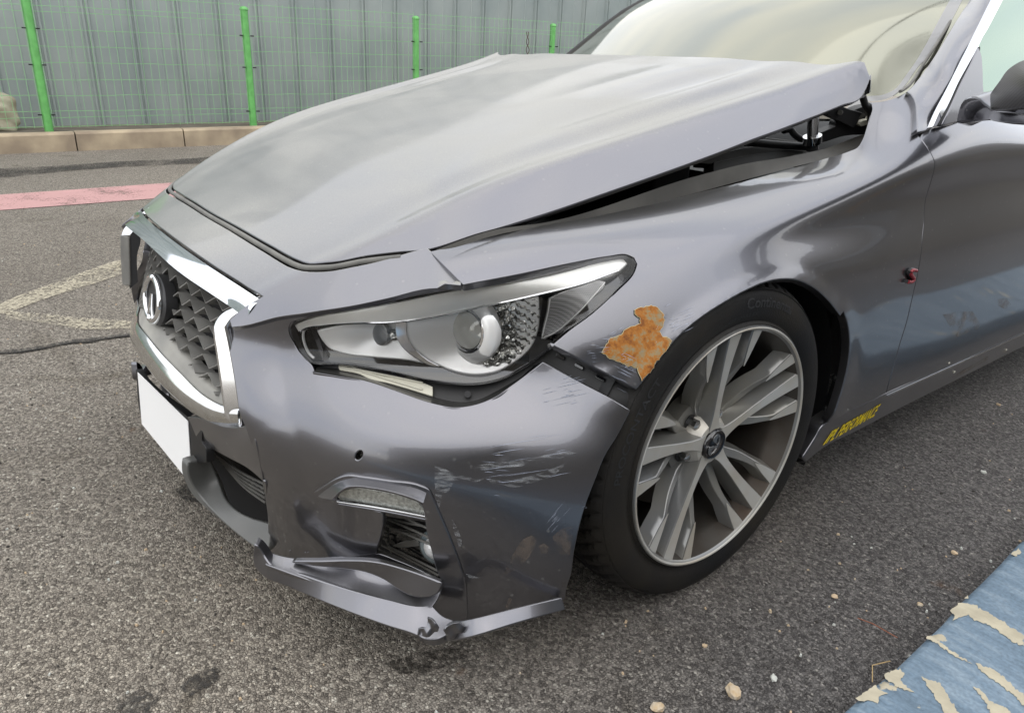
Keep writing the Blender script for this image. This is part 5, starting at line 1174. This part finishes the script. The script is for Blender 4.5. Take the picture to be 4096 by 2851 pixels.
def decal(name, pts, mat, dz=.004, grid=.15, kind='structure', px=True, step=12, ang=38):
    P = np.array([gpx(*p)[:2] for p in pts]) if px else np.array(pts)
    V, F, B = tri(smooth(P, .06, ang), grid); o = mesh(name, [(x, y, hG(x, y)+dz) for x, y in V], F, mat)
    if kind: meta(o, kind=kind)
    return o
m_pink = worn('faded_pink_paint', (.50,.29,.28), .40, .56, 3.5, amount=.93)
a = gpx(*T('G',(0,1248))[0]); b = gpx(*T('G',(1140,1168))[0]); c = gpx(*T('G',(0,1348))[0]); d = gpx(*T('G',(980,1273))[0])
u = (b-a)/np.linalg.norm(b-a); pk = [a-u*1.2, a+u*5, a+u*9, c+(d-c)/np.linalg.norm(d-c)*9, c+(d-c)/np.linalg.norm(d-c)*5, c-u*1.2]
decal('pink_ground_stripe', [(p[0], p[1]) for p in pk], m_pink, px=False)
m_yel = worn('worn_cream_paint', (.50,.45,.34), .52, .80, 4, amount=.72)
zX = lambda *p: [(a_/1.4531, 900+b_/1.4531) for a_, b_ in p]
decal('worn_line_marking', zX((-40,500),(340,330),(560,250),(700,205),(760,190),(760,270),(560,340),(300,420),(100,495),(-40,555)), m_yel)
decal('worn_line_marking', zX((40,505),(250,520),(500,545),(740,560),(820,560),(820,602),(500,610),(200,565),(30,550)), m_yel)
m_tar = worn('dark_tar', (.03,.028,.026), .50, .78, 3, amount=.7)
decal('tar_seam', T('G',(-60,1085),(300,1068),(700,1040),(1300,1010),(1500,990),(1500,1035),(1200,1050),(700,1075),(300,1110),(-60,1150)), m_tar, dz=.006)
m_crack = simple('crack_shadow', (.008,.007,.006), .95)
ck = zX((-40,752),(100,745),(250,722),(330,705),(420,688),(520,684),(600,668),(680,655),(760,648)); ckl = [tuple(np.array(p)+(0, 1.5+1.8*abs(math.sin(i*2.1)))) for i, p in enumerate(ck)]
ck2 = [tuple(np.array(p)-(0, .6+1.2*abs(math.cos(i*1.7)))) for i, p in enumerate(ck)]
decal('asphalt_crack', ck2+ckl[::-1], m_crack, dz=.004, ang=170)
decal('old_patch', zX((-40,735),(100,728),(250,706),(420,672),(600,655),(760,632),(760,648),(600,668),(420,688),(250,722),(100,745),(-40,752)), m_tar, dz=.0045, ang=170)
m_oil = worn('oil_stain', (.022,.019,.016), .50, .82, 9, .5, amount=.75)
decal('oil_stain', [(1540,2655),(1640,2625),(1780,2595),(1890,2600),(1830,2650),(1720,2690),(1600,2700)], m_oil, dz=.003)
decal('oil_stain', [(400,2851),(480,2790),(560,2760),(640,2790),(600,2860),(450,2900)], m_oil, dz=.003)
decal('oil_stain', [(700,1960),(760,1930),(860,1960),(840,2010),(740,2010)], m_oil, dz=.003)
decal('oil_stain', [(720,2750),(780,2700),(860,2670),(900,2700),(820,2760),(760,2790)], m_oil, dz=.003)

# ---- fence line
F0 = np.array([-7.714, -.128]); FU = np.array([.06, 1.0]); FU /= np.linalg.norm(FU); FN = np.array([FU[1], -FU[0]])
def vpx(p, off=0):
    """pixel to a point on the vertical plane through the fence line (off = metres towards the camera)"""
    d = rays([p])[0]; o = F0+FN*off; t = ((o-CAM[:2])@FN)/(d[:2]@FN); return CAM+t*d
def s_of(P, off=0): return float((np.array(P[:2])-F0-FN*off)@FU)
def along(s, off=0, z=0): q = F0+FN*off+FU*s; return (q[0], q[1], z)
m_green = simple('green_fence_paint', (.16,.50,.14), .42, coat=.2, noise=.2, nscale=14)
m_gwire = simple('green_wire_coating', (.28,.55,.27), .5)
slope = .024
def zb(s): return .153+slope*max(-3, min(8, s+.5))*1.0
tops = [vpx(p) for p in ((979,26),(1663,82),(2212,120))]
bases = [(198,527),(1014,505)]
ss = [s_of(vpx(p)) for p in bases]+[s_of(tops[1]), s_of(tops[2])]
sp_m = (ss[3]-ss[0])/3
ht = tops[0][2]-zb(ss[1])
post_s = [ss[0]-sp_m*k for k in (5, 4, 3, 2, 1)]+ss+[ss[3]+sp_m*k for k in (1, 2, 3)]
fence = empty('wire_fence', along(0, 0, .15)); meta(fence, 'bright green wire mesh fence with round posts on the kerb before the grey hoarding', 'fence')
FI = Matrix.Translation(-Vector(along(0, 0, .15)))
def child(o): o.parent = fence; o.matrix_parent_inverse = FI; return o
for s in post_s:
    z0 = zb(s); x, y, _ = along(s); h = ht
    p = child(tube('post', [(x, y, z0-.05), (x, y, z0+h-.045), (x, y, z0+h-.04), (x, y, z0+h-.035), (x, y, z0+h-.02), (x, y, z0+h-.008), (x, y, z0+h)], [.043, .043, .050, .050, .046, .034, .006], m_green, n=24))
    for zz in (.15, .62, .95):
        for d_ in (-1, 1):
            q = along(s+d_*.06, .03, z0+zz*h/1.25); b_ = box('clamp', (q[0]-.006, q[1]-.018, q[2]-.006), (q[0]+.012, q[1]+.018, q[2]+.006), m_black); b_.parent = p
px0 = 50+300/2.296
hz = [vpx((px0, y/2.296))[2]-vpx((px0, 1165/2.296))[2] for y in (62,115,275,430,578,735,880,1025,1080,1165)]
top_z = vpx((1170, 58))[2]-(vpx((1170, 58*0+506))[2])
b0 = vpx((px0, 1165/2.296)); zwire = b0[2]-zb(s_of(b0)); hz = sorted(hz)+[top_z]
def wires(name, s0, s1):
    V = []; F = []
    def seg(a, b, r):
        a = np.array(a); b = np.array(b); t = (b-a)/np.linalg.norm(b-a); u_ = np.cross(t, [1, 0, .3]); u_ /= np.linalg.norm(u_); v_ = np.cross(t, u_); k = len(V)
        for q in (a, b):
            for i in range(4): th = math.pi/2*i; V.append(q+r*(math.cos(th)*u_+math.sin(th)*v_))
        for i in range(4): j = (i+1) % 4; F.append((k+i, k+j, k+4+j, k+4+i))
    n = 10
    for i, h in enumerate(hz):
        off = .03
        q = [along(s0+(s1-s0)*k/n, off+rng.normal(0, .002), zb(s0+(s1-s0)*k/n)+zwire+h+rng.normal(0, .0025)) for k in range(n+1)]
        for k in range(n): seg(q[k], q[k+1], .0028)
    m_ = int(round((s1-s0)/.0765))
    for k in range(m_+1):
        s = s0+(s1-s0)*k/m_; z0 = zb(s)+zwire; d1 = rng.normal(0, .003)
        seg(along(s, .034, z0-.01), along(s+d1, .034+rng.normal(0,.002), z0+hz[-1]*.5), .0022); seg(along(s+d1, .034, z0+hz[-1]*.5), along(s, .034, z0+hz[-1]+.022), .0022)
    return meta(child(mesh(name, V, F, m_gwire, sm=False)), kind='stuff')
for a_, b_ in zip(post_s[:-1], post_s[1:]): wires('mesh_panel', a_+.05, b_-.05)
# kerb
kp = [vpx(p, .75) for p in ((0,618),(850,585))]; koff = None
best = min(np.arange(.2, 1.2, .01), key=lambda o: abs(vpx((0,618), o)[2]-hG(*vpx((0,618), o)[:2])))
koff = float(best)
kt = vpx((300, 531), koff); kh = kt[2]-hG(kt[0], kt[1])
js = [s_of(vpx(p, koff), koff) for p in ((307,580),(738,560))]; kl = js[1]-js[0]
m_kerb = simple('kerb_concrete', (.46,.375,.26), .85, dirt=(.27,.215,.155), nscale=3.2, bump=.6, bscale=60)
m_dark = simple('dirty_concrete', (.10,.085,.065), .9, dirt=(.16,.14,.11), nscale=5, bump=.6, bscale=50)
kerb = empty('kerb', along(0, koff, 0)); meta(kerb, kind='structure')
KI = Matrix.Translation(-Vector(along(0, koff, 0)))
for k in range(-12, 10):
    s0 = js[0]+k*kl+.006; s1 = s0+kl-.012; V = []
    dz = rng.normal(0, .004)
    for s in (s0, s1):
        x0, y0, _ = along(s, koff); g0 = hG(x0, y0)-.05; t0 = hG(x0, y0)+kh+dz
        for of, z in ((0, g0), (-.012, t0-.02), (-.03, t0), (-.17, t0), (-.17, g0)): V.append(along(s, koff+of, z))
    F = [(0,1,6,5),(1,2,7,6),(2,3,8,7),(3,4,9,8),(4,3,2,1,0),(5,6,7,8,9)]
    o = mesh('kerb_stone', V, F, m_kerb, kerb, sm=False); o.matrix_parent_inverse = KI
V = []; 
for s in (-12, -3, 4, 8, 16):
    for of in (koff-.165, -.95): x_, y_, _ = along(s, of); V.append((x_, y_, zb(s)-.012))
meta(mesh('kerb_bed', V, [(2*i, 2*i+1, 2*i+3, 2*i+2) for i in range(4)], m_dark, sm=False), kind='structure')
# hoarding of ribbed steel sheets
m_wall = simple('grey_steel_sheet', (.29,.335,.33), .38, .25, dirt=(.35,.39,.38), nscale=1.7)
hoard = empty('steel_hoarding', along(0, -.62, 0)); meta(hoard, 'tall hoarding of ribbed grey steel sheets behind the green fence', 'hoarding')
HI = Matrix.Translation(-Vector(along(0, -.62, 0)))
wsp = (s_of(vpx((680, 4), -.62), -.62)-s_of(vpx((502, 4), -.62), -.62))
ws0 = s_of(vpx((502, 4), -.62), -.62)
pf = [(0,0),(.012,.030),(.030,.030),(.040,.012),(.052,.012),(.060,.030),(.078,.030),(.090,0),(.30,0),(.306,.006),(.318,.006),(.324,0)]
for k in range(-26, 30):
    s = ws0+k*wsp; V = []; q = pf+[(wsp, 0)]
    for z in (.05, 4.6):
        for a_, b_ in q: V.append(along(s+a_, -.62+b_, z))
    n_ = len(q); F = [(i, i+1, n_+i+1, n_+i) for i in range(n_-1)]
    o = mesh('sheet', V, F, m_wall, hoard, sm=False); o.matrix_parent_inverse = HI
for z in (.07,):
    pass
# rubble sack at the left edge of the picture, behind the fence
m_sack = simple('pale_sack', (.42,.40,.30), .9, dirt=(.30,.26,.19), nscale=9, bump=.8, bscale=40)
sc0 = vpx((8, 455), -.25); bm = bmesh.new(); bmesh.ops.create_icosphere(bm, subdivisions=4, radius=1)
for v in bm.verts:
    c_ = v.co; k = 1+.10*math.sin(5*c_.x+2*c_.z)+.07*math.sin(9*c_.z+4*c_.y)
    e_ = [math.copysign(abs(t)**.62, t)*k for t in c_]; v.co = Vector((e_[0]*.16, e_[1]*.15, e_[2]*.19))
me = bpy.data.meshes.new('sack'); bm.to_mesh(me); bm.free(); me.polygons.foreach_set('use_smooth', [True]*len(me.polygons))
so2 = link('sack', me, m_sack); so2.location = (sc0[0], sc0[1]-.02, zb(s_of(sc0))+.16); meta(so2, 'pale lumpy sack on the ground behind the wire fence at the left', 'sack')
# rusty twisted wire tied to the top of the fence
m_rw = simple('rusty_wire', (.09,.045,.03), .8); rw = empty('rusty_wire_tie', vpx(T('I',(1550,350))[0], .05)); meta(rw, 'rusty twisted wire tied upright to the top of the green fence', 'wire')
RI = Matrix.Translation(-rw.location)
for ph in (0, math.pi):
    q = []
    for i in range(25):
        u = i/24; p = vpx((1300+(1548+3)/1.9133, (245+190*u)/1.9133), .05); q.append(p+np.array([.010*math.sin(9*u+ph), .014*math.cos(9*u+ph)*(1+1.2*u), 0]))
    o = tube('strand', q, .005, m_rw, rw, n=6); o.matrix_parent_inverse = RI

# ---- blue painted slab beside the car
m_blue = M_('worn_blue_paint')
def blue():
    m, t, p, o = m_blue; N = t.nodes.new; l = t.links.new; c = N('ShaderNodeTexCoord'); mp = N('ShaderNodeMapping'); mp.inputs['Rotation'].default_value = (0,0,R(-28)); mp.inputs['Scale'].default_value = (1.2,4.5,1); l(c.outputs['Object'], mp.inputs[0])
    n = N('ShaderNodeTexNoise'); n.inputs['Scale'].default_value = 5; n.inputs['Detail'].default_value = 9; n.inputs['Roughness'].default_value = .68; l(mp.outputs[0], n.inputs[0])
    r = N('ShaderNodeValToRGB'); e = r.color_ramp.elements; e[0].position = .30; e[0].color = (.095,.140,.185,1); e[1].position = .72; e[1].color = (.29,.36,.42,1); q = e.new(.5); q.color = (.155,.222,.29,1); l(n.outputs[0], r.inputs[0])
    n2 = N('ShaderNodeTexNoise'); n2.inputs['Scale'].default_value = 150; n2.inputs['Detail'].default_value = 4; l(c.outputs['Object'], n2.inputs[0])
    r2 = N('ShaderNodeValToRGB'); r2.color_ramp.elements[0].position = .3; r2.color_ramp.elements[0].color = (.8,.8,.8,1); r2.color_ramp.elements[1].position = .7; r2.color_ramp.elements[1].color = (1.15,1.15,1.15,1); l(n2.outputs[0], r2.inputs[0])
    x = N('ShaderNodeMix'); x.data_type = 'RGBA'; x.blend_type = 'MULTIPLY'; x.inputs[0].default_value = 1; l(r.outputs[0], x.inputs[6]); l(r2.outputs[0], x.inputs[7])
    n4 = N('ShaderNodeTexNoise'); n4.inputs['Scale'].default_value = 9; n4.inputs['Detail'].default_value = 9; n4.inputs['Roughness'].default_value = .6; l(c.outputs['Object'], n4.inputs[0])
    r4 = N('ShaderNodeMapRange'); r4.inputs[1].default_value = .635; r4.inputs[2].default_value = .65; l(n4.outputs[0], r4.inputs[0])
    y = N('ShaderNodeMix'); y.data_type = 'RGBA'; l(r4.outputs[0], y.inputs[0]); l(x.outputs[2], y.inputs[6]); y.inputs[7].default_value = (.48,.43,.32,1); l(y.outputs[2], p.inputs['Base Color'])
    p.inputs['Roughness'].default_value = .6
    b = N('ShaderNodeBump'); b.inputs['Strength'].default_value = .5; b.inputs['Distance'].default_value = .002; l(n2.outputs[0], b.inputs['Height']); l(b.outputs[0], p.inputs['Normal'])
blue(); m_blue = m_blue[0]
zY = lambda *p: [(3000+a_/1.681, 1900+b_/1.681) for a_, b_ in p]
ZB = .10
e0 = at(*zY((610,1598))[0], 'z', ZB); e1_ = at(*zY((1842,440))[0], 'z', ZB)
dx = (e1_[0]-e0[0])/(e1_[1]-e0[1]); V = []; n = 90
for i in range(n+1):
    y = -3+9*i/n; x = e0[0]+dx*(y-e0[1])+.004*math.sin(y*9)+.003*math.sin(y*31)+rng.normal(0, .0018)
    V += [(x+.012, y, -.02), (x, y, ZB-.018), (x+.004, y, ZB-.006), (x+.016, y, ZB), (1.51, y, ZB), (1.51, y, -.02)]
F = [(i*6+k, i*6+k+1, i*6+7+k, i*6+6+k) for i in range(n) for k in range(5)]
slab = mesh('blue_slab', V, F, m_blue, ang=50); meta(slab, kind='structure')
m_bare = simple('bare_screed', (.50,.455,.34), .85, dirt=(.40,.36,.27), nscale=30, bump=.6, bscale=120)
class PlaneZ:
    def __init__(s, z): s.z = z
    def px(s, q, off=0):
        D = rays(q); t = (s.z+off-CAM[2])/D[:,2]; return CAM+t[:,None]*D, np.tile([0,0,1.], (len(D),1))
BP = PlaneZ(ZB+.0012)
for k_, pg in enumerate(((( 1425,858),(1500,870),(1560,900),(1640,945),(1740,1010),(1842,1068),(1842,1145),(1760,1110),(1690,1060),(1610,1010),(1560,985),(1500,970),(1470,935),(1420,950),(1370,975),(1372,930),(1350,905)),
   ((1180,1068),(1235,1085),(1290,1130),(1360,1180),(1420,1220),(1500,1268),(1440,1240),(1380,1215),(1300,1160),(1230,1115),(1185,1095)),
   ((1520,1258),(1600,1290),(1700,1350),(1790,1430),(1850,1480),(1850,1560),(1790,1490),(1700,1420),(1600,1350),(1540,1300)),
   ((1150,1350),(1210,1375),(1270,1390),(1300,1430),(1340,1500),(1400,1590),(1420,1640),(1330,1640),(1280,1540),(1230,1470),(1190,1410)),
   ((900,1345),(960,1310),(1010,1300),(1035,1340),(1010,1380),(1060,1420),(1110,1460),(1040,1440),(960,1400),(920,1370)),
   ((710,1500),(780,1450),(850,1405),(865,1440),(930,1462),(870,1480),(860,1530),(800,1510),(740,1518)),
   ((1500,1420),(1560,1450),(1620,1520),(1720,1560),(1780,1640),(1640,1640),(1590,1540)),
   ((1440,815),(1470,805),(1475,825),(1445,830)),((1760,530),(1810,485),(1825,520),(1780,545)))):
    q = smooth(zY(*pg), 7, 50); q = [tuple(p+rng.normal(0, 2.4, 2)) for p in q]
    o = panel('bare_patch', BP, q, m_bare, slab, grid=14, skirt=0, ang=179)

# ---- stones, chips, twigs
def rock(name, px_, py_, size, mat, label, cat='stone', seed=0, flat=.6, grp=None, z=0):
    r = np.random.default_rng(seed+11); bm = bmesh.new(); bmesh.ops.create_icosphere(bm, subdivisions=2, radius=1)
    for v in bm.verts: v.co *= 1+r.normal(0, .13)
    for v in bm.verts: v.co = Vector((v.co.x*size*r.uniform(.98,1.02), v.co.y*size*.75, v.co.z*size*flat))
    me = bpy.data.meshes.new(name); bm.to_mesh(me); bm.free(); o = link(name, me, mat); p = gpx(px_, py_)
    o.location = (p[0], p[1], p[2]+size*flat*.55); o.rotation_euler = (0, 0, r.uniform(0, 6)); meta(o, label, cat, grp); return o
m_st1 = simple('sandy_stone', (.50,.37,.22), .85, dirt=(.55,.48,.38), nscale=60); m_st2 = simple('white_stone', (.55,.56,.52), .8); m_st3 = simple('buff_chip', (.55,.42,.28), .8)
VV = lambda x, y: (x*1.784, y*1.784)
rock('stone', *VV(1644,1556), .017, m_st1, 'large sandy yellow stone lying before the front wheel near the picture bottom')
rock('stone', *VV(1475,1588), .012, m_st1, 'sandy stone at the very bottom of the picture left of the large one', seed=2)
rock('stone', *VV(1735,1522), .008, m_st2, 'small white stone on the asphalt near the blue slab corner', seed=3)
rock('stone', *VV(2238,908), .008, m_st3, 'pale chip far back beside the car sill', seed=4)
rock('stone', *VV(1871,1337), .008, m_st3, 'buff square chip on the asphalt right of the wheel', seed=5, flat=.35)
rock('stone', *VV(2062,1356), .007, m_st1, 'small orange-brown stone near the middle of the blue slab edge', seed=6)
rock('stone', *VV(2205,1060), .008, m_st2, 'pale stone on the asphalt below the car door', seed=7)
rock('stone', *VV(2140,1240), .009, m_st3, 'flat sandy chip close to the blue slab edge', seed=8, flat=.4)
rock('stone', *VV(1580,1448), .006, m_st3, 'small sandy stone between the oil stain and the wheel', seed=9)
# fine grit: many small chips in one mesh
V = []; F = []; r = np.random.default_rng(5)
cub = [(-1,-1,-1),(1,-1,-1),(1,1,-1),(-1,1,-1),(-.6,-.7,1),(.7,-.5,1),(.5,.8,1),(-.7,.6,1)]; cf = [(0,1,5,4),(1,2,6,5),(2,3,7,6),(3,0,4,7),(4,5,6,7)]
mats = [m_st3, m_st2, simple('dark_grit', (.05,.045,.04), .8), m_st1]
for gi, (mt, num) in enumerate(zip(mats, (500, 420, 700, 160))):
    V = []; F = []
    for _ in range(num):
        x = r.uniform(-.9, 1.26) if r.random() < .6 else r.uniform(-3.5, 1.26); y = r.uniform(-1.9, 2.6)
        if -.85 < x < .85 and y > -.7: continue
        s = r.uniform(.0012, .0035)*(1.3 if r.random() < .1 else 1); a_ = r.uniform(0, 6.28); k = len(V)
        for cx_, cy_, cz_ in cub:
            V.append((x+s*(cx_*math.cos(a_)-cy_*.6*math.sin(a_)), y+s*(cx_*math.sin(a_)+cy_*.6*math.cos(a_)), hG(x, y)+s*.6*(cz_+.8)))
        F += [tuple(k+i for i in f) for f in cf]
    meta(mesh('loose_grit', V, F, mt, sm=False), kind='stuff')
m_straw = simple('dry_straw', (.50,.36,.18), .8)
def twig(label, pts, mat, r_=.0009, h=.006):
    q = [gpx(*p)+np.array([0,0,h*(1+.5*math.sin(i))]) for i, p in enumerate(pts)]; o = tube('dry_stalk', smooth(q, .01, 60, closed=False) if False else q, r_, mat, n=5); meta(o, label, 'stalk')
twig('bent pale straw stalk standing at the blue slab edge', zY((818,1405),(816,1300),(935,1272)), m_straw, .0011)
twig('thin reddish stalk lying on dark asphalt by the blue slab', zY((720,975),(820,1020),(985,1115)), simple('red_stalk', (.25,.10,.06), .8), .0012)

# ---- what stands behind the photographer and shows in the paintwork
m_bld = simple('buff_render', (.20,.18,.15), .8, dirt=(.15,.135,.115), nscale=.8); m_bdark = simple('dark_window', (.03,.035,.04), .15); m_or = simple('orange_band', (.62,.30,.05), .6); m_door = simple('grey_shutter', (.20,.21,.22), .5)
shop = empty('workshop', (6.5, 3, 0)); meta(shop, 'low buff workshop across the yard, seen only reflected in the car door', 'building')
SI = Matrix.Translation((-6.5, -3, 0))
def sb(n_, lo, hi, mt): o = box(n_, lo, hi, mt, shop); o.matrix_parent_inverse = SI; return o
sb('wall', (6.0,-12,0), (9,40,4.2), m_bld)
sb('fascia_band', (5.96,-7,2.2), (5.998,40,2.5), m_door)
for y0 in (-6, -3, 2.2, 5.5, 8.8): sb('window', (5.95,y0,1.05), (5.997,y0+1.6,1.95), m_bdark)
sb('shutter', (5.94,-.6,0.004), (5.996,1.9,2.1), m_door)
for z in (1.25, 1.45): sb('orange_stripe', (5.93,4.1,z), (5.995,5.2,z+.08), m_or)
for z in (.5, .62): sb('orange_stripe', (5.93,7.6,z), (5.995,8.8,z+.06), m_or)
# overhead cables, mirrored in the windscreen
m_cab = simple('black_cable', (.02,.02,.02), .6)
def cable(k, a_, b_, lab):
    q = []
    for p in (T(k, a_)[0], T(k, b_)[0]):
        P, N = WG.px([p]); d = rays([p])[0]; d /= np.linalg.norm(d); n = N[0]; d = d-2*(d@n)*n
        if d[2] < .15: return
        q.append(P[0]+d*(7.5-P[0][2])/d[2])
    e = q[1]-q[0]; q = [q[0]-e*.15, q[0], q[1], q[1]+e*.15]
    o = tube('overhead_cable', q, .012, m_cab, n=6); meta(o, lab, 'cable', 'overhead cables mirrored in the windscreen')
cable('E', (1455,260), (1890,8), 'upper overhead cable mirrored across the windscreen corner')
cable('E', (1470,245), (1870,5), 'thin overhead cable close beside the upper one in the windscreen')
for i, (a_, b_) in enumerate((((1455,465),(1790,250)),((1455,500),(1780,305)),((1500,505),(1740,345)),((1550,510),(1700,400)))):
    cable('E', a_, b_, 'overhead cable, number %s of four mirrored low in the windscreen' % ('one','two','three','four')[i])
